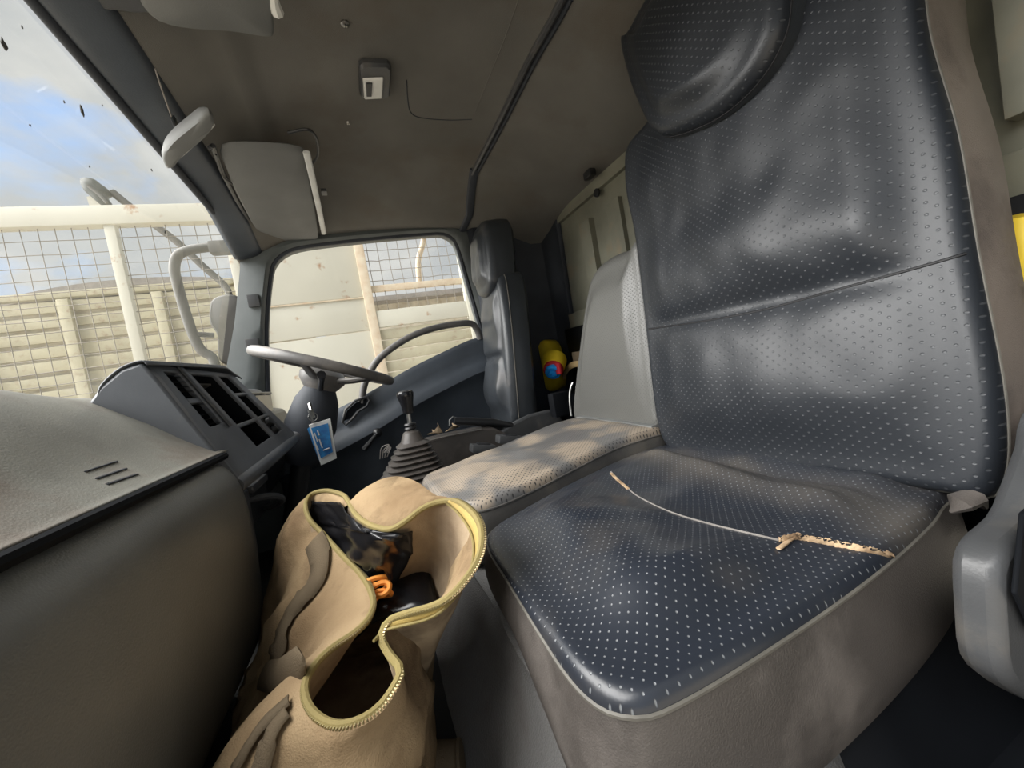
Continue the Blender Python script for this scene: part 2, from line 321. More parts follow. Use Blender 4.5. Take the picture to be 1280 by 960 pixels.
# right wall (driver's side) with the window opening
inner = [(.40, -.02), (.385, .12), (.345, .36), (.29, .57), (.262, .63), (.215, .668), (.14, .69), (-.05, .705), (-.25, .715), (-.44, .72), (-.52, .718), (-.565, .69), (-.585, .64), (-.605, .45), (-.625, .25), (-.64, .14), (-.60, .09), (-.50, .055), (-.35, .04), (-.20, -.02), (-.05, -.10), (.10, -.16), (.25, -.18), (.36, -.12)]
outer = [(.74, .03), (.60, .05), (.54, .15), (.46, .38), (.40, .60), (.385, .68), (.37, .74), (.25, .78), (-.05, .80), (-.25, .80), (-.44, .80), (-.60, .79), (-.85, .78), (-1.07, .74), (-1.07, .50), (-1.07, .30), (-1.07, .10), (-1.07, -.30), (-1.07, -.66), (-.60, -.66), (-.30, -.66), (-.05, -.66), (.15, -.66), (.45, -.66), (.74, -.66), (.74, -.3)]
I2 = resample(cr_path([V(2.0, a, b) for a, b in inner], 4, True), 96); 
def outer_pt(p):
    # matching point of the outer border, by angle about the middle of the window
    c = V(2.0, -.12, .30); d = (p - c).normalized(); best = None
    Q = [V(2.0, a, b) for a, b in outer]
    for a, b in zip(Q, Q[1:] + Q[:1]):
        e = b - a; den = d.y * e.z - d.z * e.y
        if abs(den) < 1e-9: continue
        t = ((a.y - c.y) * e.z - (a.z - c.z) * e.y) / den; s = ((a.y - c.y) * d.z - (a.z - c.z) * d.y) / den
        if t > 0 and -1e-6 <= s <= 1 + 1e-6 and (best is None or t > best): best = t
    return c + d * best
O2 = [outer_pt(p) for p in I2]
rings = [[p + V(.07, 0, 0) for p in O2], [p + V(.0, 0, 0) for p in O2],
         [o.lerp(i, .55) - V(.02, 0, 0) for o, i in zip(O2, I2)], [o.lerp(i, .86) - V(.025, 0, 0) for o, i in zip(O2, I2)], [o.lerp(i, .97) - V(.012, 0, 0) for o, i in zip(O2, I2)], [i + V(.01, 0, 0) for i in I2], [i + V(.07, 0, 0) for i in I2]]
wr = struct(MB().loft(rings, closed=True).build('wall_right', M['pillar'], angle=50))
MB().tube([p + V(.004, 0, 0) for p in I2], .011, 6, closed=True).build('weatherstrip', M['trimdark'], wr)
MB().tube([V(1.968, .36, .742), V(1.965, .1, .757), V(1.965, -.3, .762), V(1.968, -.58, .758)], .006, 6).build('edge_trim', M['pillar'], wr)
# A-pillar fittings
for (px, py, w, h) in ((317, 376, .045, .055), (316, 432, .05, .06)):
    c = at(px, py, 0, 1.972); MB().box(c, (.016, w, h), bev=.004).build('pillar_clip', M['grey'], wr)
# window glass
w2 = struct(MB().add([p + V(.045, 0, 0) for p in I2], [tuple(range(96))]).build('window_2', M['glasss']))
w2['label'] = 'driver side window glass'
# rear corner trim (dark) and back wall
ct = [V(2.0, -.66, .76), V(1.97, -.70, .76), V(1.95, -1.0, .74), V(1.78, -1.05, .72), V(1.72, -1.055, .70)]
rows = []
for j in range(13):
    t = j / 12; z = .72 - 1.15 * t
    rows.append([V(1.985 + .0 * t, -.645, z), V(1.955, -.67, z), V(1.945, -.80, z), V(1.935, -.97, z), V(1.90, -1.02, z), V(1.80, -1.035, z), V(1.735 + .05 * t, -1.035, z), V(1.725 + .05 * t, -1.05, z)])
struct(MB().sheet([list(r) for r in rows]).build('trim_3', M['trimdark'], solid=.006))
def grid_wall(F, us, vs, depth, name, m, parent=None, bev=.006, **k):
    mb = MB()
    nu, nv = len(us) - 1, len(vs) - 1
    D = lambda i, j: depth.get((i, j), 0) if 0 <= i < nu and 0 <= j < nv else None
    for i in range(nu):
        for j in range(nv):
            d = D(i, j)
            mb.add([F(us[i], vs[j], d), F(us[i + 1], vs[j], d), F(us[i + 1], vs[j + 1], d), F(us[i], vs[j + 1], d)], [(0, 1, 2, 3)])
            for (ni, nj, a, b) in ((i + 1, j, (us[i + 1], vs[j]), (us[i + 1], vs[j + 1])), (i, j + 1, (us[i + 1], vs[j + 1]), (us[i], vs[j + 1]))):
                e = D(ni, nj)
                if e is not None and e != d: mb.add([F(*a, d), F(*a, e), F(*b, e), F(*b, d)], [(0, 1, 2, 3)])
    bm = bmesh.new(); V_ = [bm.verts.new(v) for v in mb.v]
    for f in mb.f:
        bm.faces.new([V_[i] for i in f])
    bmesh.ops.remove_doubles(bm, verts=bm.verts[:], dist=1e-5); bm.verts.index_update()
    mb2 = MB().add([v.co.copy() for v in bm.verts], [[v.index for v in f.verts] for f in bm.faces]); bm.free()
    return mb2.build(name, m, parent, bev=bev, **k)
# back wall, pressed steel with raised panels and a pocket
def FB(u, v, d): return V(u, -1.055 + d, v)
us = [-.16, .10, .30, .36, .62, .80, .98, 1.10, 1.26, 1.34, 1.46, 1.54, 1.72, 1.76]
vs = [.10, .19, .24, .40, .50, .56, .64, .80]
dep = {}
for i in range(13):
    dep[(i, 0)] = .03; dep[(i, 6)] = .02
for j in (2, 3): dep[(0, j)] = .045; dep[(1, j)] = .045
for j in (1, 2, 3, 4): dep[(10, j)] = .028; dep[(8, j)] = .02
for j in (2, 3, 4): dep[(6, j)] = .03; dep[(4, j)] = .02
wb = struct(grid_wall(FB, us, vs, dep, 'wall_back', M['cream'], bev=.012))
MB().add([V(-.16, -1.05, -.44), V(1.80, -1.05, -.44), V(1.80, -1.02, .12), V(-.16, -1.02, .12)], [(0, 1, 2, 3)]).build('carpet_panel', M['black'], wb, solid=.01)
MB().box((.88, -.97, -.30), (2.06, .14, .21), bev=.01).build('rear_shelf', M['pocket'], wb)
p = at(746, 241, 1, -1.03)
MB().lathe(p, (0, 1, 0), [(.0, -.005), (.017, -.005), (.017, .004), (.011, .006), (0, .004)], 16).build('grommet', M['black'], wb)
p = at(737, 218, 1, -.98); MB().box((p.x, p.y, p.z), (.05, .03, .03), bev=.006).build('clip', M['black'], ceiling)
# windscreen
wg = [V(-.2, .405, .765), V(1.97, .385, .735), V(2.0, .60, .06), V(-.2, .70, .06)]
rows = []
for i in range(21):
    x = lerp(-.2, 2.04, i / 20); bow = .05 * (1 - ((x - .9) / 1.1) ** 2)
    rows.append([V(x, lerp(.405 + .4 * bow, .605 + bow, j / 8), lerp(.765 - .03 * smooth(1.2, 2, x), .03, j / 8)) for j in range(9)])
w1 = struct(MB().sheet(rows).build('window_1', M['glassf']))
w1['label'] = 'dusty windscreen glass'
WB = bvh([w1])
for (px, py, s) in ((100, 137, .009), (2, 55, .008), (205, 290, .004), (78, 127, .002), (25, 33, .002), (188, 212, .003), (126, 131, .0018), (35, 156, .002), (110, 208, .0018)):
    c = on_surf(WB, px, py, .002)
    if c is None: continue
    pts = [c + V(math.cos(a) * s * random.uniform(.4, 1), 0, math.sin(a) * s * random.uniform(.8, 1.7)) for a in [k * .6283 for k in range(10)]]
    MB().prism(pts, (0, -.0015, 0)).build('bug_splat', M['speck'], w1)
# outer sill / firewall so that no light comes from below the dash
struct(MB().prism([V(-.2, .72, .05), V(-.2, .72, -.66), V(-.2, .69, -.66), V(-.2, .69, .05)], (2.25, 0, 0)).build('wall_front', M['black']))
# passenger side: body shell round the open doorway, behind and beside the lens
wl = struct(MB().box((-.17, -.86, .05), (.04, .46, 1.45)).box((-.17, -.1, .76), (.04, 1.9, .10)).box((-.17, .66, -.30), (.04, .16, .75)).build('wall_left', M['pillar']))
struct(MB().add([V(-60, -60, -1.65), V(90, -60, -1.65), V(90, 90, -1.65), V(-60, 90, -1.65)], [(0, 1, 2, 3)]).build('ground', M['ground']))

# ------------------------------------------------------------------ generic padded slab
def slab(out2, F, T, r, bulge=lambda u, v, s: 0, n=144, inner=26, sidebulge=.004, center=None, sm=6):
    """outline (u,v) -> (side MB, face MB, seam loop); F(u,v,h) places a point"""
    P = resample(cr_path([V(a, b, 0) for a, b in out2], sm, True), n)
    c = V(*center, 0) if center else sum(P, V(0, 0, 0)) / n
    def ins(p, d):
        e = p - c; k = e.length; return c + e * ((k - d) / k)
    side = MB(); rg = []
    for k in range(7):
        t = k / 6; q = [ins(p, -sidebulge * math.sin(math.pi * t) + (.02 if k == 0 else 0)) for p in P]
        rg.append([F(p.x, p.y, -T + (T - r) * t) for p in q])
    side.loft(rg, caps=False); side.add(rg[0], [tuple(range(n))])
    face = MB(); fr = []
    for k in range(7):
        a = k / 6 * math.pi / 2; fr.append([(ins(p, r * (1 - math.cos(a))), -r + r * math.sin(a)) for p in P])
    base = [ins(p, r) for p in P]
    for k in range(1, inner): fr.append([(c + (p - c) * (1 - k / inner), 0) for p in base])
    rows = []
    for k, ring in enumerate(fr):
        row = []
        for idx, (p, h) in enumerate(ring):
            s = 0 if k < 6 else (k - 6) / inner
            row.append(F(p.x, p.y, h + bulge(p.x, p.y, smooth(0, .3, s))))
        rows.append(row)
    face.loft(rows, caps=False)
    cc = F(c.x, c.y, bulge(c.x, c.y, 1)); last = rows[-1]; face.add(last + [cc], [(k, (k + 1) % n, n) for k in range(n)])
    return side, face, rg[-1]
def px2(pts, F0):                                # pixels -> (u,v) on a reclined plane
    return [F0(*p) for p in pts]

# ------------------------------------------------------------------ dashboard
dash = thing('dashboard', (1.0, .4, -.65), 'dusty dark grey dashboard with passenger tray, centre stack and open pockets', 'dashboard')
rows = []
lid = cr_path([V(0, .318, -.082), V(0, .335, -.072), V(0, .38, -.035), V(0, .44, .035), V(0, .50, .094), V(0, .56, .124), V(0, .66, .130), V(0, .70, .11)], 5)
for i in range(40):
    x = lerp(-.2, 1.12, i / 39); k = smooth(.70, 1.12, x)
    rows.append([V(x, p.y, p.z - .035 * k * smooth(.36, .5, p.y) + .0) for p in lid])
lido = MB().sheet(rows).build('tray_lid', M['lid'], dash, solid=.012, off=1); tag(lido, 'dusty brown grey tray top with three slots')
LB = bvh([lido])
for a in (((106, 590), (146, 577)), ((120, 599), (158, 586)), ((134, 606), (172, 593))):
    MB().tube(surf_path(LB, a, .0004), .0015, 6).build('slot', M['trimdark'], lido)
    MB().tube([p + V(0, .004, .001) for p in surf_path(LB, a, .0008)], .0012, 6).build('slot_edge', M['thread'], lido)
MB().tube([V(-.2, .316, -.091), V(.5, .316, -.091), V(1.055, .316, -.091)], .0085, 8).build('tray_gap', M['pocket'], dash)
lowp = [(.335, -.095), (.318, -.101), (.300, -.118), (.286, -.150), (.280, -.20), (.280, -.28), (.285, -.36), (.295, -.44), (.315, -.50), (.36, -.54), (.45, -.56)]
lp = cr_path([V(0, a, b) for a, b in lowp], 5); rows = []
for i in range(50):
    x = lerp(-.2, 1.05, i / 49) if i < 40 else lerp(lerp(-.2, 1.05, 39 / 49), 1.065, (i - 39) / 10)
    k = smooth(.99, 1.065, x) ** 2
    kk = smooth(-.2, 1.0, x)
    rows.append([V(x, p.y + .045 * k + .006 * noise.noise(V(x * 1.6, p.z * 3, 3)) - .012 * math.exp(-((x - .35) / .35) ** 2) * math.exp(-((p.z + .30) / .1) ** 2), p.z - .018 * k) for p in lp])
MB().sheet(rows).build('lower_panel', M['dash'], dash, solid=.01, angle=60)
# left cheek of the centre stack
ck = [(.52, .07), (.495, .100), (.455, .130), (.42, .138), (.40, .10), (.36, .0), (.318, -.10), (.296, -.152), (.33, -.20), (.45, -.2), (.6, -.1)]
MB().prism([V(1.045, a, b) for a, b in ck], (.03, 0, 0)).build('stack_cheek', M['cluster'], dash, bev=.006)
TL, TR, BL, BR = V(1.06, .42, .137), V(1.36, .345, .112), V(1.06, .295, -.155), V(1.44, .232, -.102)
fn = (TR - TL).cross(BL - TL).normalized()
if fn.y > 0: fn = -fn
def FF(u, v, d): return TL.lerp(TR, u).lerp(BL.lerp(BR, u), v) + fn * d
us = [0, .07, .12, .27, .33, .40, .68, .74, .90, .95, 1]
vs = [0, .05, .27, .31, .55, .60, .64, .86, 1]
dep = {}
def liner(u0, u1, v0, v1, d):  # near-black inner walls put the shade of the pockets into colour
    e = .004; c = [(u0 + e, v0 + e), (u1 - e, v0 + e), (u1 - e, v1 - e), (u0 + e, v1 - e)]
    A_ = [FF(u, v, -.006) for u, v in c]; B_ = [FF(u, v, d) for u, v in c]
    MB().add(A_ + B_, [(4, 5, 6, 7)] + [(i, (i + 1) % 4, (i + 1) % 4 + 4, i + 4) for i in range(4)]).build('pocket_shade', M['pocket'], dash)
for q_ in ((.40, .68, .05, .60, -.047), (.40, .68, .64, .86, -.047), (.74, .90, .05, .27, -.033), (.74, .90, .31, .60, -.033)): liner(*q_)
dep[(2, 1)] = dep[(2, 2)] = dep[(2, 3)] = -.018
for j in (1, 2, 3): dep[(5, j)] = -.05
dep[(5, 4)] = -.05
dep[(5, 6)] = -.05
dep[(7, 1)] = -.035; dep[(7, 3)] = -.035; dep[(7, 4)] = -.035; dep[(7, 6)] = -.012
grid_wall(FF, us, vs, dep, 'stack_fascia', M['cluster'], dash, bev=.003)
def quadp(u0, u1, v0, v1, d, name, m): 
    o = MB().prism([FF(u0, v0, d), FF(u1, v0, d), FF(u1, v1, d), FF(u0, v1, d)], fn * .003).build(name, m, dash); return o
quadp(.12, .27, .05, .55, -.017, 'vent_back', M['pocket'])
for k in range(11):
    v = .075 + k * .044
    if k == 5: continue
    MB().prism([FF(.125, v, -.014), FF(.265, v, -.014), FF(.265, v + .016, -.003), FF(.125, v + .016, -.003)], fn * .0015).build('vent_slat', M['black'], dash)
MB().prism([FF(.125, .285, -.012), FF(.265, .285, -.012), FF(.265, .335, -.012), FF(.125, .335, -.012)], fn * .01).build('vent_divider', M['cluster'], dash, bev=.002)
MB().prism([FF(.40, .10, -.045), FF(.68, .10, -.045), FF(.68, .10, -.02), FF(.40, .10, -.02)], V(0, 0, -.004)).build('shelf', M['grey'], dash)
MB().tube([FF(.305, .0, .004), FF(.305, .60, .004)], .008, 8, flat=(fn, .5)).build('trim_strip', M['grey'], dash)
for (u, v) in ((.82, .70), (.82, .80)):
    MB().lathe(FF(u, v, -.012), fn, [(.019, 0), (.019, .004), (.014, .008), (.012, .02), (0, .021)], 20).build('knob', M['black'], dash)
    MB().tube([FF(u, v, -.006) + (Matrix.Rotation(a * .393, 3, fn) @ fn.orthogonal().normalized()) * .02 for a in range(16)], .0017, 6, closed=True).build('knob_ring', M['grey'], dash)
# hood over the fascia, reaching back to the glass
h1 = [V(1.05, .50, .080), V(1.05, .49, .104), V(1.05, .455, .132), V(1.05, .42, .141), V(1.05, .412, .132)]
rows = []
for i in range(12):
    t = i / 11; x = lerp(1.045, 1.39, t); dy = -.078 * t; dz = -.006 * t - .03 * smooth(.8, 1, t)
    rows.append([p + V(x - 1.05, dy * (1 if k > 1 else .2), dz) for k, p in enumerate(cr_path(h1, 4))])
MB().sheet(rows).build('stack_hood', M['cluster'], dash, solid=.003, off=1)
MB().prism([V(1.385, .36, .10), V(1.45, .235, -.10), V(1.45, .45, -.12), V(1.40, .55, .06)], (.012, 0, 0)).build('stack_cheek', M['cluster'], dash, bev=.004)
# lip under the fascia
MB().tube([BL + V(-.01, .012, -.008), BL.lerp(BR, .5) + V(0, .008, -.012), BR + V(.03, .008, -.012)], .019, 12).build('stack_lip', M['cluster'], dash)
# side strip and cup holder below the stack
MB().loft([[V(1.075, .30, -.18), V(1.115, .30, -.185), V(1.12, .40, -.185), V(1.075, .40, -.18)], [V(1.085, .305, -.34), V(1.125, .31, -.34), V(1.13, .40, -.34), V(1.085, .40, -.34)], [V(1.09, .335, -.54), V(1.13, .34, -.54), V(1.14, .42, -.54), V(1.09, .42, -.54)]]).build('side_strip', M['grey'], dash, bev=.006)
MB().box((1.26, .36, -.24), (.29, .06, .12), bev=.01).build('lower_stack', M['black'], dash)
cpt = [V(1.17 + .13 * math.sin(math.pi * k / 16) * .0 + .15 * k / 16, .33 - .065 * math.sin(math.pi * k / 16), -.255 + .03 * math.cos(k / 16 * 3.14)) for k in range(17)]
MB().tube(cpt, .009, 8).build('cup_holder', M['grey'], dash)
MB().box((1.25, .32, -.20), (.16, .03, .02), bev=.004).build('ashtray', M['grey'], dash)
# driver side of the dash
MB().prism([V(1.38, .30, -.12), V(1.38, .34, -.02), V(1.38, .46, .02), V(1.38, .62, .05), V(1.38, .66, -.3), V(1.38, .42, -.34)], (.60, 0, 0)).build('driver_panel', M['black'], dash, bev=.012)
ih = [(.36, -.03), (.355, .05), (.37, .074), (.41, .078), (.48, .06), (.48, -.05)]
rg = []
for i in range(9):
    t = i / 8; s = 1 - .25 * abs(2 * t - 1) ** 4
    rg.append([V(lerp(1.47, 1.84, t), .42 + (a - .42) * s, (b + .0) * s) for a, b in ih])
MB().loft(rg).build('instrument_hood', M['cluster'], dash, bev=.006)
MB().prism([V(1.50, .352, .045), V(1.81, .352, .045), V(1.81, .356, -.03), V(1.50, .356, -.03)], (0, -.006, 0)).build('instrument_glass', M['blackgloss'], dash)
MB().tube([V(1.49, .348, .053), V(1.82, .348, .053)], .005, 6).build('hood_edge', M['grey'], dash)

# ------------------------------------------------------------------ steering
wn = V(0, -.396, .918).normalized(); wc = V(1.6, .115, .108)
sw = thing('steering_wheel', wc - wn * .06, 'worn grey steering wheel seen edge on before the side window', 'steering wheel')
wu = V(1, 0, 0); ww = wn.cross(wu)
ring = [wc + wu * math.cos(a) * .232 + ww * math.sin(a) * .232 for a in [k * math.pi / 36 for k in range(72)]]
MB().tube(ring, .0175, 12, closed=True).build('rim', M['wheelp'], sw)
MB().lathe(wc - wn * .075, wn, [(.045, -.02), (.062, 0), (.078, .022), (.080, .045), (.062, .062), (.03, .070), (0, .071)], 28).build('hub', M['wheelp'], sw)
for a in (15, 165, 235, 305):
    a = math.radians(a); d = wu * math.cos(a) + ww * math.sin(a)
    MB().tube([wc - wn * .045 + d * .06, wc - wn * .032 + d * .12, wc - wn * .012 + d * .185, wc + d * .226], [.024, .018, .014, .012], 8, flat=(wn, .5)).build('spoke', M['wheelp'], sw)
sc = thing('steering_column', (1.6, .32, -.60), 'black steering column shroud with stalks under the wheel', 'steering column')
MB().tube([wc - wn * .085, wc - wn * .13, wc - wn * .22, wc - wn * .30, wc - wn * .36], [.055, .075, .088, .080, .05], 12).build('shroud', M['trimdark'], sc)
MB().tube([wc - wn * .34, V(1.6, .33, -.45), V(1.6, .36, -.645)], .035, 10).build('shaft', M['black'], sc)
MB().tube([V(1.54, .14, .03), V(1.47, .13, .045), V(1.41, .12, .06), V(1.37, .115, .07)], [.010, .009, .010, .014], 8).build('stalk', M['blackgloss'], sc)
MB().tube([V(1.66, .14, .03), V(1.76, .12, .05), V(1.85, .11, .07)], [.010, .009, .013], 8).build('stalk', M['blackgloss'], sc)
MB().lathe(V(1.545, .135, -.03), (-.75, -.6, 0), [(.024, -.03), (.024, .0), (.016, .004), (.0, .004)], 18).build('ignition_lock', M['blackgloss'], sc)
kt = thing('key_tag', at(390, 527, 0, 1.46), 'blue and white card tag hanging from the ignition key', 'key tag')
kl = 1.455
MB().tube([at(387, 505, 0, kl + .02), at(389, 513, 0, kl), at(392, 522, 0, kl)], .006, 6).build('key', M['metal'], kt)
MB().tube([at(386, 513, 0, kl - .004), at(389, 521, 0, kl - .006), at(391, 529, 0, kl - .004)], .004, 6).build('key', M['metal'], kt)
MB().tube([at(391, 521, 0, kl) + V(0, math.cos(a) * .014, math.sin(a) * .014) for a in [k * .524 for k in range(12)]], .0015, 6, closed=True).build('key_ring', M['metal'], kt)
MB().prism([at(386, 531, 0, kl), at(413, 523, 0, kl), at(421, 573, 0, kl), at(401, 582, 0, kl)], (.004, 0, 0)).build('card', M['white'], kt, bev=.001)
MB().prism([at(389, 535, 0, kl - .003), at(410, 529, 0, kl - .003), at(416, 565, 0, kl - .003), at(401, 573, 0, kl - .003)], (.002, 0, 0)).build('card_print', M['tagblue'], kt)
MB().prism([at(384, 536, 0, kl + .006), at(388, 533, 0, kl + .006), at(402, 579, 0, kl + .006), at(398, 574, 0, kl + .006)], (.006, 0, 0)).build('card_back', M['tagblue'], kt)
for (a, b) in (((393, 541), (397, 552)), ((397, 538), (399, 544)), ((399, 549), (403, 560)), ((404, 563), (412, 560)), ((395, 556), (398, 562))):
    MB().tube([at(*a, 0, kl - .005), at(*b, 0, kl - .005)], .0022, 5).build('print_mark', M['white'], kt)

# ------------------------------------------------------------------ driver's door (inside)
dr = struct(thing('door_1', (1.98, -.1, -.65), None, None))
dr['label'] = 'dark driver door panel with grab handle and window crank'
belt = [(-.655, .16), (-.58, .155), (-.52, .145), (-.36, .10), (-.20, .05), (-.05, -.01), (.10, -.06), (.25, -.10), (.40, -.13)]
bl = cr_path([V(0, a, b) for a, b in belt], 4)
rows = []
for p in bl:
    rows.append([V(1.985, p.y, p.z + .0), V(1.955, p.y, p.z + .004), V(1.935, p.y, p.z - .02), V(1.93, p.y, p.z - .07), V(1.925, p.y, p.z - .10), V(1.895, p.y, p.z - .125), V(1.885, p.y, p.z - .17), V(1.915, p.y, p.z - .20), V(1.925, p.y, -.30), V(1.93, p.y, -.45), V(1.935, p.y, -.645)])
MB().sheet(rows).build('door_card', M['doorp'], dr, solid=.01, off=1, angle=50)
gh = cr_path([V(1.93, .02, -.06), V(1.93, -.005, .02), V(1.925, -.07, .11), V(1.92, -.15, .165), V(1.92, -.26, .212), V(1.92, -.38, .235), V(1.925, -.50, .24), V(1.935, -.565, .232), V(1.945, -.59, .20), V(1.95, -.60, .15)], 5)
MB().tube(gh, .0165, 10).build('grab_handle', M['wheelp'], dr)
pv = at(445, 513, 0, 1.915)
MB().tube([at(a, b, 0, 1.915) for a, b in ((428, 528), (432, 512), (444, 501), (458, 496), (462, 500), (458, 508), (448, 514), (440, 524), (432, 531))], .006, 8, closed=True).build('pull_surround', M['grey'], dr)
MB().prism([at(a, b, 0, 1.915) for a, b in ((430, 526), (434, 513), (445, 503), (458, 498), (457, 507), (446, 513), (438, 523))], (.01, 0, 0)).build('pull_recess', M['pocket'], dr)
MB().tube([at(a, b, 0, 1.87) for a, b in ((472, 541), (464, 551), (455, 562))], [.007, .009, .013], 8).build('window_crank', M['black'], dr)
MB().lathe(at(472, 541, 0, 1.88), (-1, 0, 0), [(.022, -.04), (.02, .0), (.008, .012), (0, .012)], 14).build('crank_boss', M['black'], dr)

# ------------------------------------------------------------------ gear lever
gl = thing('gear_lever', (1.33, -.09, -.43), 'black gear lever with ribbed rubber boot beside the middle seat', 'gear lever')
boot = []; nb = 9
def ringr(c, a, b, n=28, p=3.2):
    o = []
    for k in range(n):
        t = 2 * math.pi * k / n; x, y = math.cos(t), math.sin(t); o.append(c + V(math.copysign(abs(x) ** (2 / p), x) * a, math.copysign(abs(y) ** (2 / p), y) * b, 0))
    return o
for k in range(nb * 2 + 1):
    t = k / (nb * 2); w = lerp(.122, .045, t); z = lerp(-.345, -.205, t); w += .010 if k % 2 == 0 else -.004
    boot.append(ringr(V(1.33, lerp(-.09, -.115, t), z), w, w * .98))
boot += [ringr(V(1.33, -.115, -.195), .042, .038, p=2.4), ringr(V(1.33, -.117, -.165), .026, .026, p=2), ringr(V(1.33, -.117, -.160), .018, .018, p=2)]
MB().loft(boot).build('boot', M['sidevinyl'], gl, angle=25)
MB().box((1.335, -.09, -.385), (.25, .26, .07), bev=.01).build('boot_base', M['black'], gl)
for z in (-.152, -.140): MB().lathe((1.33, -.118, z), (0, 0, 1), [(.017, -.005), (.020, 0), (.017, .005), (.010, .005)], 18).build('collar', M['black'], gl)
MB().tube([V(1.33, -.117, -.18), V(1.33, -.120, -.08)], .0075, 10).build('shaft', M['metal'], gl)
MB().lathe((1.33, -.121, -.104), (0, 0, 1), [(.012, 0), (.018, .004), (.020, .03), (.026, .055), (.028, .066), (.025, .074), (.016, .076), (.0, .073)], 24).build('knob', M['blackgloss'], gl)
MB().lathe((1.33, -.121, -.0285), (0, 0, 1), [(.016, 0), (.016, .0015), (.0, .0015)], 20).build('knob_cap', M['grey'], gl)

# ------------------------------------------------------------------ passenger seat
ps = thing('passenger_seat', (.52, -.5, -.43), 'black perforated passenger seat with torn cushion, nearest the lens', 'seat')
def yb(z): return -.705 - .105 * (z + .3)            # recline of the backrest plane
def FBk(u, v, h): return V(u, yb(v) + h, v - .0 + h * .1)
def pix_back(px, py, off=0):
    v = ray(px, py); k = -(.705 + .0315 - off) / (v.y + .105 * v.z)   # y = -.705-.105(z+.3)+off
    q = v * k; return (q.x, q.z)
bo = [pix_back(*p) for p in ((777, 205), (779, 240), (790, 300), (803, 412), (812, 490), (822, 545), (842, 572), (880, 583), (950, 590), (1020, 596), (1100, 607), (1180, 620), (1222, 628), (1240, 610), (1248, 560), (1240, 470), (1210, 315), (1185, 165), (1150, 40))]
top = [(bo[-1][0] + .005, .46), (bo[-1][0] + .02, .56), (.42, .61), (.56, .62), (.70, .59), pix_back(803, 152), pix_back(789, 168), pix_back(779, 184)]
outline = bo + top
def bulgeb(u, v, s):
    b = .030 * math.exp(-((u - .55) / .26) ** 2) * (1 - .5 * math.exp(-((v - .03) / .05) ** 2))
    b += .014 * math.exp(-((v - .14) / .09) ** 2) - .010 * math.exp(-((v - .03) / .022) ** 2)
    b += .008 * math.exp(-((v + .10) / .10) ** 2)
    b += .010 * noise.noise(V(u * 5, v * 6, 2)) + .003 * noise.noise(V(u * 16, v * 14, 4))
    b += .008 * math.exp(-((u - .33) / .05) ** 2) * math.exp(-((v - .3) / .25) ** 2)
    return b * s
side, face, seam = slab(outline, FBk, .15, .026, bulgeb, n=200, inner=44, center=(.55, .13))
MB_side = side.build('backrest_side', M['bandvinyl'], ps); tag(MB_side, 'brown vinyl bolster side')
pf = face.build('backrest_panel', M['perf_back'], ps, angle=70); tag(pf, 'black perforated backrest panel')
MB().tube(seam, .0020, 6, closed=True).build('backrest_piping', M['piping'], ps)
PB = bvh([pf])
MB().tube(surf_path(PB, [(806, 412), (850, 406), (900, 398), (960, 386), (1040, 364), (1120, 342), (1170, 328), (1207, 317)], .0002, 8), .0021, 6).build('cross_seam', M['darkthread'], ps)
# headrest: padded cushion in front of the top of the backrest
def FH(u, v, h): return V(u, yb(v) + .075 + h, v)
def ph(px, py): return pix_back(px, py, .08)
ho = [ph(*p) for p in ((806, 163), (826, 168), (880, 146), (925, 110), (958, 65), (972, 10))]
ho = [ph(*p) for p in ((812, 167), (823, 170), (845, 164), (885, 144), (925, 108), (955, 62), (970, 10))]
ho += [(.415, .60), (.45, .70), (.56, .755), (.70, .765), (.785, .745), ph(768, 50), ph(780, 105), ph(798, 150)]
side, face, seam = slab(ho, FH, .10, .03, lambda u, v, s: s * (.028 * math.exp(-((u - .62) / .14) ** 2) + .006 * noise.noise(V(u * 9, v * 9, 7))), n=120, inner=22)
side.build('headrest_side', M['smoothleather'], ps)
face.build('headrest_panel', M['perf_back'], ps, angle=70)
MB().tube(seam, .0018, 6, closed=True).build('headrest_seam', M['darkthread'], ps)
# cushion
def FC(u, v, h):
    k = 1 - .5 * smooth(.34, .5, u) * smooth(-.34, -.17, v)
    return V(u, v, -.288 + (h * k if h < 0 else h))
co = [(.262, -.20), (.262, -.32), (.268, -.45), (.28, -.58), (.30, -.70), (.34, -.80), (.55, -.83), (.80, -.81), (.85, -.72), (.85, -.60), (.815, -.46), (.775, -.34), (.73, -.24), (.69, -.17), (.63, -.142), (.52, -.134), (.40, -.130), (.31, -.132), (.272, -.155)]
def bulgec(u, v, s):
    x = (u - .55)
    b = .012 + .022 * math.exp(-((v + .28) / .14) ** 2) - .018 * math.exp(-((v + .50) / .10) ** 2) * math.exp(-(x / .22) ** 2)
    b += .004 * math.exp(-((v + .60) / .05) ** 2) + .010 * math.exp(-((v + .60 + .12 * (u - .55)) / .020) ** 2) + .010 * math.exp(-((x + .20) / .07) ** 2)
    b += .010 * noise.noise(V(u * 6, v * 6, 11)) + .004 * noise.noise(V(u * 15, v * 13, 8))
    b -= .010 * math.exp(-((v + .655) / .02) ** 2)
    b -= .020 * smooth(-.30, -.13, v) + .018 * smooth(.50, .72, u) * smooth(-.5, -.3, v)
    return b * s
side, face, seam = slab(co, FC, .185, .02, bulgec, n=200, inner=44, center=(.55, -.46), sidebulge=.012)
sdo = side.build('cushion_side', M['sidevinyl'], ps); tag(sdo, 'scuffed brown grey vinyl cushion side')
cf = face.build('cushion_panel', M['perf_seat'], ps, angle=70); tag(cf, 'black perforated cushion top')
MB().tube([p + V(0, 0, .001) for p in seam], .0024, 6, closed=True).build('cushion_piping', M['piping'], ps)
PC = bvh([cf])
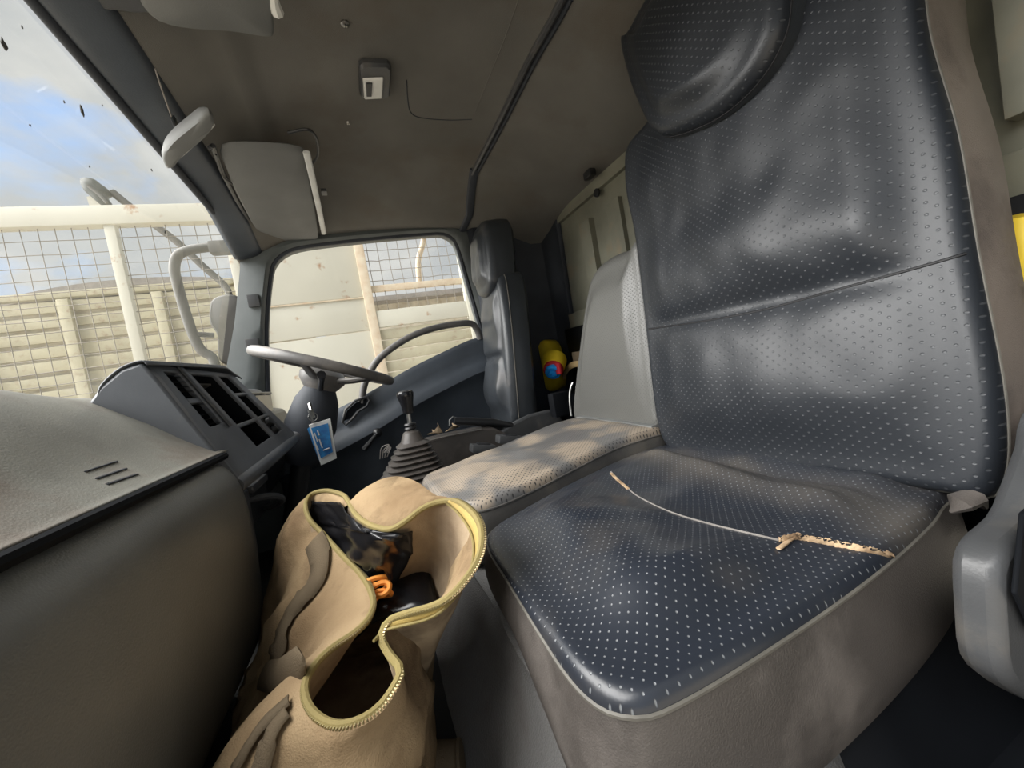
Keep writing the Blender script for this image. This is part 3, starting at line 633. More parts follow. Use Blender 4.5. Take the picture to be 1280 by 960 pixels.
MB().tube(surf_path(PC, [(764, 590), (780, 606), (800, 622), (840, 641), (890, 656), (940, 668), (975, 676)], .0004, 8), .0016, 6).build('cushion_seam', M['thread'], ps)
MB().tube(surf_path(PC, [(764, 592), (772, 600), (786, 612)], .001, 8), .0035, 6, flat=((0, 0, 1), .4)).build('frayed_edge', M['foam'], ps)
# tear showing foam
TP = surf_path(PC, [(976, 678), (1000, 674), (1030, 678), (1060, 684), (1090, 690), (1114, 697)], .0008, 12)
bm_ = MB(); L_, R_ = [], []
for k, p in enumerate(TP):
    w = (.0065 + .0035 * noise.noise(V(k * .5, 0, 0))) * math.sin(math.pi * (k + .6) / (len(TP) + .2)) ** .5
    q = V(.25, 1, 0).normalized()
    L_.append(p + q * w * (1 + .4 * random.random())); R_.append(p - q * w * (1 + .5 * random.random()))
bm_.sheet([L_, [p + V(0, 0, .004 + .002 * random.random()) for p in TP], R_]).build('torn_foam', M['foam'], ps, solid=.002)
MB().tube([p + V(0, 0, .0035) + V(0, 1, 0) * .004 * random.uniform(-1, 1) for p in TP[6:-6]], .0011, 5).build('tear_edge', M['darkthread'], ps)
MB().tube(surf_path(PC, [(998, 669), (988, 676), (978, 684), (972, 688)], .0025, 4), .003, 6, flat=((0, 0, 1), .5)).build('torn_flap', M['foam'], ps)
# folded corner of the cover where cushion meets bracket
fc = at(1205, 628, 0, .27)
MB().tube([at(1190, 640, 0, .27), at(1200, 628, 0, .262), at(1215, 622, 0, .258), at(1230, 634, 0, .262)], [.004, .016, .014, .004], 8, flat=((0, 0, 1), .7)).build('cover_fold', M['sidevinyl'], ps)
# recliner side cover (grey plastic) at the door side of the seat
def bx(pts, X): return [at(a, b, 0, X) for a, b in pts]
A = resample(cr_path(bx(((1290, 500), (1262, 560), (1246, 600), (1228, 640), (1196, 668), (1184, 695), (1186, 760), (1194, 820), (1230, 850), (1300, 885), (1420, 960), (1420, 500)), .212), 5, True), 90)
MB().prism(A, (-.035, 0, 0)).build('recliner_cover', M['grey'], ps, bev=.010)
B2 = bx(((1272, 640), (1290, 625), (1420, 700), (1420, 830), (1285, 790), (1262, 740)), .172)
MB().prism(B2, (-.004, 0, 0)).build('cover_recess', M['pocket'], ps, bev=.002)
# seat frame below cushion
MB().box((.54, -.50, -.445), (.44, .50, .05), bev=.01).build('seat_frame', M['black'], ps)

# ------------------------------------------------------------------ middle seat
ms = thing('middle_seat', (1.05, -.45, -.43), 'dusty narrow middle seat with low backrest', 'seat')
def FM(u, v, h): return V(u, v, -.268 + h + .02 * smooth(-.2, -.7, v))
mo = [at(a, b, 2, -.268) for a, b in ((545, 582), (546, 598), (575, 612), (612, 628), (660, 612), (740, 588), (812, 566))]
mo = [(.80, -.155), (.78, -.20), (.80, -.30), (.84, -.44), (.875, -.58), (.88, -.70), (.90, -.76), (1.10, -.775), (1.30, -.76), (1.325, -.70), (1.30, -.55), (1.24, -.36), (1.19, -.22), (1.155, -.13), (1.11, -.10), (1.0, -.105), (.88, -.115)]
side, face, seam = slab(mo, FM, .15, .022, lambda u, v, s: s * (.016 + .010 * noise.noise(V(u * 7, v * 6, 21)) - .006 * smooth(-.25, -.5, v)), n=150, inner=30)
side.build('cushion_side', M['midside'], ms); mf = face.build('cushion_panel', M['perf_mid'], ms, angle=70); tag(mf, 'dusty brown stained cushion top')
MB().tube(seam, .0024, 6, closed=True).build('cushion_piping', M['midside'], ms)
def FMB(u, v, h): return V(u, -.735 - .07 * (v + .27) + h, v)
def pm(px, py):
    v = ray(px, py); k = -(.735 + .0189) / (v.y + .07 * v.z); q = v * k; return (q.x, q.z)
m2 = [pm(*p) for p in ((715, 522), (717, 480), (723, 420), (733, 360), (743, 335), (762, 320), (785, 310))]
m2 = m2 + [(.90, .285), (.89, .25), (.885, .0), (.885, -.20), (.90, -.262), (1.1, -.27), (1.30, -.268)]
side, face, seam = slab(m2, FMB, .11, .03, lambda u, v, s: s * (.022 * math.exp(-((v - .05) / .2) ** 2) - .0), n=130, inner=24)
side.build('backrest_side', M['smoothleather'], ms); face.build('backrest_panel', M['perf_midback'], ms, angle=70)
# strip of grey felt between back and cushion
MB().box((1.10, -.745, -.252), (.42, .05, .02), bev=.006).build('felt_strip', M['visor'], ms)

# ------------------------------------------------------------------ driver's seat
ds = thing('driver_seat', (1.8, -.4, -.43), 'black driver seat with tall backrest beside the driver door', 'seat')
def ydr(z): return -.565 - .10 * (z + .28)
def FD(u, v, h): return V(u, ydr(v) + h, v)
do = [(1.62, -.27), (1.605, -.20), (1.60, 0), (1.60, .18), (1.615, .34), (1.65, .40), (1.78, .42), (1.90, .40), (1.925, .30), (1.93, 0), (1.925, -.24), (1.90, -.28), (1.75, -.285)]
side, face, seam = slab(do, FD, .13, .035, lambda u, v, s: s * (.02 - .018 * math.exp(-((v - .04) / .02) ** 2) + .012 * noise.noise(V(u * 7, v * 8, 5)) + .02 * math.exp(-((v + .12) / .08) ** 2)), n=130, inner=24)
side.build('backrest_side', M['smoothleather'], ds); face.build('backrest_panel', M['smoothleather'], ds, angle=70)
MB().tube(seam, .0025, 6, closed=True).build('backrest_piping', M['piping'], ds)
hd = [(1.66, .35), (1.64, .42), (1.64, .55), (1.66, .63), (1.72, .665), (1.82, .665), (1.88, .63), (1.895, .54), (1.89, .42), (1.86, .35), (1.76, .325)]
side, face, seam = slab(hd, lambda u, v, h: V(u, ydr(v) + .035 + h, v), .14, .035, lambda u, v, s: s * (.022 + .004 * noise.noise(V(u * 20, v * 20, 5))), n=90, inner=14)
side.build('headrest_side', M['smoothleather'], ds); face.build('headrest_panel', M['smoothleather'], ds, angle=70)
dc = [(1.60, -.10), (1.585, -.2), (1.59, -.40), (1.60, -.60), (1.64, -.66), (1.80, -.67), (1.90, -.65), (1.925, -.50), (1.925, -.2), (1.91, -.09), (1.75, -.07)]
side, face, seam = slab(dc, lambda u, v, h: V(u, v, -.29 + h), .13, .03, lambda u, v, s: s * .02, n=90, inner=14)
side.build('cushion_side', M['black'], ds); face.build('cushion_panel', M['smoothleather'], ds, angle=70)
# recliner cheek covers between driver seat and middle seat
rc = [at(a, b, 0, 1.49) for a, b in ((614, 556), (622, 543), (640, 530), (662, 519), (690, 512), (702, 520), (712, 545), (700, 560), (640, 575))]
MB().prism(rc, (.035, 0, 0)).build('recliner_cover', M['grey'], ds, bev=.008)
rl = [at(a, b, 0, 1.44) for a, b in ((672, 549), (680, 541), (700, 531), (718, 527), (722, 531), (716, 540), (695, 552))]
MB().prism(rl, (.02, 0, 0)).build('recliner_lever', M['grey'], ds, bev=.005)

# parking brake beside the driver seat
hb = thing('parking_brake', (1.52, -.45, -.43), 'black parking brake lever beside the driver seat', 'lever')
MB().tube([at(a, b, 0, 1.50) for a, b in ((568, 526), (590, 527), (615, 528), (640, 532))], [.014, .0165, .0165, .012], 10).build('grip', M['black'], hb)
MB().tube([at(a, b, 0, 1.50) for a, b in ((562, 532), (562, 525), (566, 521), (574, 524))], .0035, 8).build('release_hoop', M['metal'], hb)
MB().prism([at(a, b, 0, 1.52) for a, b in ((600, 528), (655, 530), (668, 548), (655, 560), (612, 560))], (.02, 0, 0)).build('mount', M['black'], hb, bev=.005)
# engine hump console between the driver and the middle seat
cn = thing('engine_cover', (1.42, -.35, -.43), 'dark plastic engine cover with a bright front edge behind the gear lever', 'engine cover')
eb = [at(a, b, 0, 1.45) for a, b in ((528, 553), (560, 545), (600, 537), (618, 535), (640, 545), (640, 600), (530, 600))]
MB().prism(eb, (.10, 0, 0)).build('body', M['sidevinyl'], cn, bev=.006)
MB().tube([at(a, b, 0, 1.446) for a, b in ((528, 552), (560, 544), (602, 536))], .0035, 6).build('edge_strip', M['metal'], cn)
# litter on the cover
lt = thing('paper_scrap', at(552, 538, 0, 1.50), 'crumpled pale paper scraps on the engine cover', 'litter')
for a, b, c in (((540, 541), (548, 532), (554, 541)), ((556, 540), (566, 532), (575, 533)), ((533, 543), (541, 540), (550, 542))):
    P = [at(*q, 0, 1.48) for q in (a, b, c)]
    MB().add(P + [P[1] + V(.01, .0, .01)], [(0, 1, 2), (1, 2, 3)]).build('scrap', M['lining'], lt, solid=.001)
# wires by the boot
wr2 = thing('loose_wires', at(484, 568, 0, 1.33), 'tangle of thin loose wires beside the gear lever boot', 'wires')
for k in range(4):
    MB().tube(cr_path([at(475 + 3 * k, 574 - k, 0, 1.36), at(477 + 3 * k, 560 + 2 * k, 0, 1.35), at(486 + k, 556 + k, 0, 1.34), at(480 + 2 * k, 566, 0, 1.33)], 5), .0014, 5).build('wire', M['thread'], wr2)

# seat belt buckles by the middle seat
def buckle(px, py, X, label, s=1):
    o = thing('belt_buckle', at(px, py, 0, X), label, 'belt buckle', 'belt buckles beside the middle seat'); c = at(px, py, 0, X)
    R_ = Matrix.Rotation(.25, 3, 'X')
    MB().box(c, (.05 * s, .085 * s, .028 * s), rot=R_, bev=.006).build('housing', M['grey'], o)
    MB().box(c + V(0, -.006, .0145 * s), (.034 * s, .045 * s, .004), rot=R_, bev=.001).build('release_button', M['black'], o)
    MB().tube([c + V(0, -.03, -.01), c + V(.01, -.09, -.04)], .013, 8, flat=((0, 0, 1), .25)).build('stem', M['black'], o)
buckle(603, 560, 1.335, 'grey belt buckle at the edge of the middle seat, nearer the gear lever')
buckle(636, 549, 1.345, 'grey belt buckle at the edge of the middle seat, nearer the backrest', 1.05)

# ------------------------------------------------------------------ things behind the seats
jc = thing('yellow_jug', at(690, 500, 1, -.90), 'yellow plastic jug with blue spout lying behind the driver seat', 'jug')
c0 = at(680, 458, 1, -.95)
MB().loft([[c0 + V(x, y, z) for x, z in [(math.copysign(abs(math.cos(t)) ** .6, math.cos(t)) * .155 * k, math.copysign(abs(math.sin(t)) ** .6, math.sin(t)) * .145 * k) for t in [q * .2618 for q in range(24)]]] for y, k in ((-.06, .85), (-.05, .97), (0, 1), (.02, .97), (.04, .8))]).build('body', M['yellow'], jc, angle=60)
n0 = at(692, 458, 1, -.86); n1 = at(690, 478, 1, -.80)
dn = (n1 - n0).normalized()
MB().lathe(n0 - dn * .03, dn, [(.062, -.02), (.060, .0), (.055, .03), (.050, .045), (.0, .046)], 28).build('neck', M['yellow'], jc)
MB().lathe(n0 + dn * .012, dn, [(.036, 0), (.048, .002), (.048, .018), (.036, .022)], 14).build('collar', M['red'], jc, angle=20)
MB().box(n0 + dn * .02 + V(-.045, .0, .0), (.05, .012, .055), bev=.003).build('collar_tab', M['red'], jc)
MB().lathe(n0 + dn * .03, dn, [(.038, 0), (.038, .018), (.034, .024), (.028, .025), (.028, .019), (.018, .019), (.018, .030), (.009, .031), (.007, .024), (0, .024)], 26).build('cap', M['blue'], jc)
yr = thing('yellow_container', at(1275, 400, 1, -.97), 'bright yellow container behind the passenger seat', 'container')
MB().box((.425, -.965, -.05), (.36, .10, .27), bev=.03).build('body', M['yellow'], yr)
MB().tube([V(.36, -.965, .08), V(.38, -.965, .14), V(.48, -.965, .14), V(.50, -.965, .08)], .016, 10).build('handle', M['yellow'], yr)
sb = thing('stored_belt', at(716, 455, 1, -.93), 'tan webbing belt hanging behind the middle backrest', 'webbing')
MB().tube(cr_path([at(704, 472, 1, -.93), at(709, 462, 1, -.93), at(716, 456, 1, -.93), at(726, 455, 1, -.93), at(735, 458, 1, -.93)], 5), .014, 8, flat=((0, 1, 0), .25)).build('webbing', M['beltm'], sb)
MB().box(at(722, 446, 1, -.95), (.08, .012, .05), bev=.003).build('patch', M['strap'], sb)
bk = thing('seat_latch', at(714, 495, 0, 1.37), 'bright metal latch hoop at the side of the middle backrest', 'latch')
MB().tube(cr_path([at(716, 478, 0, 1.365), at(713, 486, 0, 1.37), at(712, 500, 0, 1.37), at(714, 520, 0, 1.365)], 5), .004, 8).build('hoop', M['metal'], bk)
MB().box(at(700, 505, 0, 1.45), (.05, .08, .10), bev=.01).build('bracket', M['pocket'], bk)

# ------------------------------------------------------------------ roof fittings
lm = thing('cab_light', on_surf(CB, 467, 95, .0), 'small white dome light on the headliner', 'light')
cz = on_surf(CB, 467, 95, 0); zz = cz.z
def ccorn(px, py, dz): 
    q = on_surf(CB, px, py, 0); return q + V(0, 0, -dz)
base = [ccorn(*p, .001) for p in ((448, 76), (453, 72), (483, 73), (488, 78), (486, 114), (481, 117), (454, 117), (449, 113))]
cen = sum(base, V(0, 0, 0)) / 8
MB().loft([base, [p + V(0, 0, -.012) for p in base], [cen + (p - cen) * .9 + V(0, 0, -.018) for p in base]]).build('bezel', M['grey'], lm)
q = [ccorn(*p, .018) for p in ((451, 88), (478, 87), (477, 114), (453, 115))]; qc = sum(q, V(0, 0, 0)) / 4
MB().loft([q, [qc + (p - qc) * .88 + V(0, 0, -.008) for p in q]]).build('lens', M['lens'], lm, bev=.003)
q = [ccorn(*p, .026) for p in ((455, 91), (463, 91), (462, 108), (456, 108))]
MB().prism(q, (0, 0, -.004)).build('switch', M['black'], lm, bev=.001)
for px, py, s in ((431, 29, .010), (435, 153, .007)):
    c = on_surf(CB, px, py, 0)
    o = thing('roof_screw', c, 'screw in the headliner ' + ('in front of the dome light, larger and farther left' if py < 100 else 'nearer the driver sun visor'), 'screw', 'headliner screws')
    MB().lathe(c, (0, 0, -1), [(s * 1.1, -.002), (s, .003), (s * .6, .006), (0, .0065)], 16).build('head', M['screw'], o)
    MB().box(c + V(0, 0, -.0065), (s * 1.1, .0018, .001)).build('slot', M['black'], o)
# sun visors
def visor(name, corners, th, m, parent):
    P = resample(cr_path(corners, 6, True), 60); c = sum(P, V(0, 0, 0)) / 60
    rg = [[c + (p - c) * k + V(0, 0, h) for p in P] for k, h in ((.2, th / 2), (.93, th / 2), (.99, th / 4), (1, 0), (.99, -th / 4), (.93, -th / 2), (.2, -th / 2 - .002))]
    return MB().loft(rg).build(name, m, parent, angle=60)
v1 = thing('sun_visor', (1.6, .15, .72), 'light grey driver sun visor with a mirror band, above the side window', 'sun visor', 'cab sun visors')
visor('pad', [at(a, b, 2, z) for a, b, z in ((277, 181, .75), (330, 178, .75), (378, 184, .75), (384, 200, .745), (396, 280, .725), (396, 300, .72), (372, 303, .72), (342, 300, .72), (322, 288, .725), (300, 250, .735), (285, 215, .74))], .018, M['visor'], v1)
MB().tube([at(a, b, 2, .742) for a, b in ((262, 185), (266, 182), (278, 215), (296, 250), (320, 290))], .007, 8).build('rail', M['grey'], v1)
MB().tube([at(a, b, 2, .722) for a, b in ((383, 190), (391, 225), (399, 262), (405, 292))], .010, 8, flat=((0, 0, 1), .5)).build('edge_strip', M['white'], v1)
MB().tube(cr_path([at(a, b, 2, .740) for a, b in ((360, 166), (385, 162), (396, 175), (397, 195), (389, 206))], 5), .004, 8).build('pivot_arm', M['black'], v1)
MB().tube([at(a, b, 2, .728) for a, b in ((270, 193), (279, 222), (290, 230))], .003, 6).build('mirror_clip', M['black'], v1)
MB().box(at(405, 240, 2, .742), (.035, .02, .012), bev=.003).build('hook', M['grey'], v1)
v2 = thing('sun_visor', (.8, .1, .77), 'grey passenger sun visor cut by the top of the frame', 'sun visor', 'cab sun visors')
visor('pad', [at(a, b, 2, .775) for a, b in ((174, -5), (182, 10), (200, 24), (235, 31), (290, 35), (335, 42), (342, 36), (340, 5), (335, -60), (230, -60), (180, -30))], .022, M['visor'], v2)
MB().prism([at(a, b, 2, .79) for a, b in ((108, -20), (113, 2), (170, 9), (190, 8), (190, -20))], (0, 0, -.012)).build('mirror_flap', M['grey'], v2, bev=.003)
MB().tube([at(a, b, 2, .768) for a, b in ((341, -14), (343, 4), (347, 16))], [.006, .010, .012], 8).build('hook', M['lens'], v2)
# rear-view mirror (seen from the side)
rm = thing('rear_view_mirror', at(255, 150, 2, .70), 'pale grey rear view mirror hanging from the windscreen header', 'mirror')
X_ = [at(a, b, 2, .69) for a, b in ((203, 197), (204, 185), (215, 170), (236, 152), (256, 137), (264, 141), (266, 152), (250, 170), (228, 188), (211, 207))]
P = resample(cr_path(X_, 4, True), 48); c = sum(P, V(0, 0, 0)) / 48
MB().loft([[c + (p - c) * k + V(0, .0, h) for p in P] for k, h in ((.3, .018), (.88, .016), (1, .004), (1, -.008), (.9, -.014), (.3, -.015))]).build('housing', M['visor'], rm, angle=60)
MB().tube([at(a, b, 2, .705) for a, b in ((212, 205), (230, 190), (250, 172), (266, 155))], .005, 8).build('glass_rim', M['lens'], rm)
MB().tube([at(222, 163, 2, .71), at(218, 152, 2, .735), at(216, 147, 2, .765)], .006, 8).build('stem', M['metal'], rm)
MB().tube(cr_path([at(216, 150, 2, .755), at(208, 128, 2, .765), at(200, 105, 2, .772), at(194, 86, 2, .775)], 5), .0018, 6).build('cable', M['thread'], rm)

# ------------------------------------------------------------------ outside mirror on its arm
em = thing('side_mirror', (2.2, .72, .2), 'grey outside mirror on a bent tube arm beyond the windscreen', 'mirror')
MB().tube(cr_path([at(a, b, 0, 2.18) for a, b in ((330, 308), (300, 309), (284, 308), (262, 309), (236, 313), (222, 320), (218, 336), (222, 356), (231, 388), (242, 420), (252, 438), (266, 448), (272, 470))], 6), .021, 12).build('arm', M['polep'], em)
MB().box(at(276, 310, 0, 2.18), (.06, .09, .06), bev=.015).build('clamp', M['polep'], em)
MB().tube([at(330, 308, 0, 2.18), at(330, 308, 0, 2.18) + V(-.06, -.02, 0), V(2.062, at(330, 308, 0, 2.18).y - .03, at(330, 308, 0, 2.18).z)], .02, 10).build('bracket', M['polep'], em)
MB().tube([at(246, 418, 0, 2.18), at(268, 419, 0, 2.2)], .012, 8).build('cross_arm', M['polep'], em)
X_ = [at(a, b, 0, 2.20) for a, b in ((262, 390), (265, 377), (276, 371), (290, 370), (300, 380), (300, 450), (275, 452), (272, 420), (263, 405))]
P = resample(cr_path(X_, 4, True), 48); c = sum(P, V(0, 0, 0)) / 48
MB().loft([[c + (p - c) * k + V(h, h * .3, 0) for p in P] for k, h in ((.3, .05), (.85, .045), (1, .0), (1, -.02), (.94, -.03))]).build('housing', M['polep'], em, angle=50)
MB().add([c + (p - c) * .92 + V(-.028, -.01, 0) for p in P], [tuple(range(48))]).build('mirror_glass', M['mirrorm'], em)

# ------------------------------------------------------------------ duffel bag
ZF = -.64
rim_px = [  # x, y, z of the lip, walked round the mouth
 (382, 631, -.225), (390, 618, -.215), (408, 614, -.21), (428, 619, -.21), (436, 628, -.215), (446, 645, -.22), (465, 658, -.225), (489, 662, -.225), (509, 651, -.215), (527, 637, -.205), (549, 628, -.20), (572, 628, -.20),
 (592, 643, -.207), (602, 663, -.218), (601, 691, -.235), (588, 718, -.25), (564, 746, -.265), (541, 759, -.275), (513, 767, -.28), (487, 777, -.29), (477, 797, -.30), (486, 818, -.31), (501, 839, -.315), (492, 862, -.32), (473, 887, -.325),
 (446, 904, -.325), (418, 908, -.325), (395, 896, -.325), (383, 877, -.325), (382, 855, -.325), (393, 833, -.325), (414, 812, -.325), (446, 790, -.325), (463, 770, -.325), (466, 748, -.325), (452, 720, -.315), (427, 694, -.295), (403, 667, -.27), (387, 650, -.245)]
NB = 156
rim = resample(cr_path([at(a, b, 2, z) for a, b, z in rim_px], 8, True), NB)
idx = lambda q: min(range(NB), key=lambda k: (rim[k] - q).length)
i_flap0, i_flap1 = idx(at(436, 628, 2, -.215)), idx(at(572, 628, 2, -.20))
# base points on the floor (walked in the same sense), reached by the outer wall
i_r = idx(at(601, 691, 2, -.235)); i_n = idx(at(446, 904, 2, -.325)); i_l = idx(at(414, 812, 2, -.325)); i_c = idx(at(477, 797, 2, -.30)); i_m = idx(at(466, 748, 2, -.325))
base_keys = [(0, V(1.04, .35, ZF)), (i_flap0, V(1.06, .20, ZF)), (i_flap1, V(.98, .0, ZF)), (i_r, V(.86, -.01, ZF)), (i_c, V(.68, .0, ZF)), (i_n, V(.42, .05, ZF)), (idx(at(383, 877, 2, -.325)), V(.52, .37, ZF)), (i_m, V(.78, .37, ZF)), (NB, V(1.04, .35, ZF))]
base_keys.sort(key=lambda t: t[0])
def base_at(k):
    for (a, p), (b, q) in zip(base_keys, base_keys[1:]):
        if a <= k <= b: return p.lerp(q, (k - a) / max(1, b - a))
basep = [base_at(k) for k in range(NB)]
basep = [(basep[(k - 2) % NB] + basep[(k - 1) % NB] + basep[k] + basep[(k + 1) % NB] + basep[(k + 2) % NB]) / 5 for k in range(NB)]
cen = V(.70, .08, -.5)
ridge_px = cr_path([V(436, 628, 0), V(447, 611, 0), V(470, 600, 0), V(497, 596, 0), V(528, 602, 0), V(555, 617, 0), V(572, 628, 0)], 10)
rings = [[p.copy() for p in rim]]
K = 14
r1 = []
for k in range(NB):
    p = rim[k]
    if i_flap0 <= k <= i_flap1:
        t = (k - i_flap0) / (i_flap1 - i_flap0); w = math.sin(math.pi * t) ** .6
        q = ridge_px[min(len(ridge_px) - 1, int(t * (len(ridge_px) - 1)))]; rp = at(q.x, q.y, 2, lerp(p.z, -.185, w)); r1.append(p.lerp(rp, .5 * w) + V(0, 0, .012 * w)); 
    else: r1.append(p + (p - cen).normalized() * .004)
rings.append(r1)
r2 = []
for k in range(NB):
    p = rim[k]
    if i_flap0 <= k <= i_flap1:
        t = (k - i_flap0) / (i_flap1 - i_flap0); w = math.sin(math.pi * t) ** .6
        q = ridge_px[min(len(ridge_px) - 1, int(t * (len(ridge_px) - 1)))]; r2.append(p.lerp(at(q.x, q.y, 2, lerp(p.z, -.185, w)), w))
    else: r2.append(p + (p - cen).normalized() * .008 + V(0, 0, -.004))
rings.append(r2)
for j in range(1, K + 1):
    t = j / K; row = []
    for k in range(NB):
        a = r2[k]; b = basep[k]
        s = t; out = V(b.x - cen.x, b.y - cen.y, 0).normalized()
        p = V(lerp(a.x, b.x, s ** .8), lerp(a.y, b.y, s ** .8), lerp(a.z, b.z, s ** 1.25))
        f = math.sin(math.pi * t)
        p += out * f * (.045 * noise.noise(V(k * .085, t * 2.2, 3)) + .030 * noise.noise(V(k * .24 + t * 3, t * 4, 9)) + .013 * noise.noise(V(k * .5 - t * 4, t * 9, 4)) + .010)
        if t < .97: p += V(0, 0, .012 * f * noise.noise(V(k * .12, t * 3, 17)))
        row.append(p)
    rings.append(row)
bag = thing('duffel_bag', (.72, .08, ZF), 'open khaki canvas duffel bag with a snaking yellow zip in the footwell', 'bag')
outer_b = MB().loft(rings, caps=False).build('canvas_wall', M['canvas'], bag, solid=.0022, off=0, angle=80)
# inner lining: from the lip down to the bottom
rin = []
for j in range(12):
    t = j / 11; row = []
    for k in range(NB):
        a = rim[k]; b = basep[k].lerp(V(.72, .08, ZF), .16)
        p = V(lerp(a.x, b.x, t ** 1.1), lerp(a.y, b.y, t ** 1.1), lerp(a.z, -.60, t))
        p += (V(cen.x - a.x, cen.y - a.y, 0).normalized()) * .008 * smooth(0, .12, t)
        p += V(noise.noise(V(k * .2, t * 4, 1)), noise.noise(V(k * .2, t * 4, 5)), 0) * .008 * math.sin(math.pi * t)
        row.append(p)
    rin.append(row)
inn = MB().loft(rin, caps=False); inn.add(rin[-1], [tuple(range(NB))]); lin_o = inn.build('lining', M['lining'], bag, angle=80, off=0)
# zip: tape round the lip, brighter trim on the seat side, teeth as small blocks
def seg_rim(a, b): return [rim[k % NB] for k in range(a, b + 1)]
MB().tube([p + V(0, 0, .001) for p in rim], .0050, 8, closed=True).build('zip_tape', M['zipt'], bag)
i_a, i_b = i_flap1 - 2, i_c
tp = []
for k in range(i_a, i_b + 1):
    p = rim[k]; w = .024 * math.sin(math.pi * (k - i_a) / (i_b - i_a)) ** .5
    inward = (basep[k].lerp(V(.72, .08, ZF), .16) - p).normalized(); tp.append((p + V(0, 0, .002), p + inward * w * .5 + V(-.005, .004, .003), p + inward * w + V(-.009, .007, .002)))
MB().sheet([list(x) for x in tp]).build('yellow_facing', M['zipy'], bag, solid=.002, off=0)
MB().tube([x[2] + V(-.002, .002, .002) for x in tp], .0018, 6).build('facing_seam', M['zipt'], bag)
tm = MB(); tb = cr_path(rim, 3, True)
for k in range(0, len(tb)):
    p = tb[k]; t = (tb[(k + 1) % len(tb)] - p).normalized(); up = V(0, 0, 1)
    s = t.cross(up).normalized(); Rm = Matrix((t, s, t.cross(s))).transposed()
    o = (p - cen); o.z = 0; tm.box(p + o.normalized() * .0045 + V(0, 0, .0025), (.0016, .0050, .0022), rot=Rm)
tag(tm.build('zip_teeth', M['brass'], bag), kind='stuff')
BB = bvh([outer_b])
def strap(pts, w, name='strap', m='strap', lift=.007, parent=bag):
    P = cr_path([V(a, b, 0) for a, b in pts], 8); Q = []
    T = BB
    for p in P:
        q = on_surf(T, p.x, p.y, lift)
        if q: Q.append(q)
    if len(Q) < 3: return
    for _ in range(7): Q = [Q[0]] + [(a + b * 2 + c) / 4 for a, b, c in zip(Q, Q[1:], Q[2:])] + [Q[-1]]
    L1, C1, R1 = [], [], []
    for i, q in enumerate(Q):
        t = (Q[min(i + 1, len(Q) - 1)] - Q[max(i - 1, 0)]).normalized(); h = T.find_nearest(q); n = h[1]
        if n.dot(-q) < 0: n = -n
        s = t.cross(n).normalized(); L1.append(q + s * w / 2); R1.append(q - s * w / 2); C1.append(q + n * .002)
    return MB().sheet([L1, C1, R1]).build(name, M[m], parent, solid=.002, off=0)
strap([(396, 676), (404, 700), (398, 730), (372, 760), (355, 795), (350, 830), (352, 842)], .045, 'carry_strap')
tq = [on_surf(BB, a, b, .014) for a, b in ((340, 846), (360, 846), (382, 842))]
MB().tube([tq[0] + (tq[0] - tq[1]) * .15] + tq + [tq[2] + (tq[2] - tq[1]) * .15], [.006, .020, .024, .020, .006], 14, flat=((ray(360, 846).normalized()), .3)).build('strap_tab', M['strap'], bag)
strap([(366, 880), (352, 893), (330, 915), (300, 965)], .018, 'side_strap')
strap([(364, 893), (345, 918), (332, 962)], .022, 'side_strap')
# contents of the bag
ct1 = thing('black_pouch', V(.86, .12, -.40), 'shiny black plastic pouch lying in the open duffel bag', 'pouch')
pc = [at(392, 634, 2, -.285), at(520, 640, 2, -.285), at(545, 752, 2, -.37), at(432, 792, 2, -.385)]
pp_ = []
for i in range(22):
    row = []
    for j in range(16):
        u, v = i / 21, j / 15; q = pc[0].lerp(pc[1], v).lerp(pc[3].lerp(pc[2], v), u)
        row.append(q + V(0, 0, .022 * noise.noise(V(q.x * 12, q.y * 16, 3)) - .02 * (2 * v - 1) ** 4))
    pp_.append(row)
MB().sheet(pp_).build('sheet', M['bagdark'], ct1, solid=.004, angle=70)
LNB = bvh([lin_o]); rowsp = [((386, 637), (390, 630)), ((390, 626), (432, 627)), ((391, 645), (462, 661)), ((406, 664), (512, 659)), ((431, 690), (512, 684)), ((458, 716), (500, 710)), ((471, 738), (490, 734))][1:]
pr_ = []
for i in range(31):
    t = i / 30 * (len(rowsp) - 1); a = min(int(t), len(rowsp) - 2); f = t - a; row = []
    for j in range(21):
        u = j / 20; e0 = [lerp(rowsp[a][0][q], rowsp[a + 1][0][q], f) for q in (0, 1)]; e1 = [lerp(rowsp[a][1][q], rowsp[a + 1][1][q], f) for q in (0, 1)]
        q = on_surf(LNB, lerp(e0[0], e1[0], u), lerp(e0[1], e1[1], u), .010 + .008 * noise.noise(V(i * .35, j * .3, 2)))
        row.append(q if q is not None else row[-1] if row else pr_[-1][j])
    pr_.append(row)
MB().sheet(pr_).build('liner_sheet', M['bagdark'], ct1, solid=.002, angle=80)
MB().tube([at(424, 628, 2, -.262), at(418, 646, 2, -.268), at(412, 655, 2, -.27)], .0012, 5).build('edge_glint', M['metal'], ct1)
og = thing('orange_cord', at(472, 740, 2, -.345), 'knotted orange cord inside the duffel bag', 'cord')
og_c = at(472, 738, 2, -.335)
kn = [og_c + V(.013 * math.sin(2 * a) + .006 * math.cos(5 * a), .020 * math.cos(3 * a) , .010 * math.sin(3 * a) + .01 * math.cos(a)) for a in [k * .1309 for k in range(48)]]
MB().tube(kn, .0045, 6, closed=True).build('knot', M['orange'], og)
MB().tube([og_c + V(0, 0, .01), og_c + V(.02, .02, .01), og_c + V(.03, .035, .0)], .004, 6).build('tail', M['orange'], og)
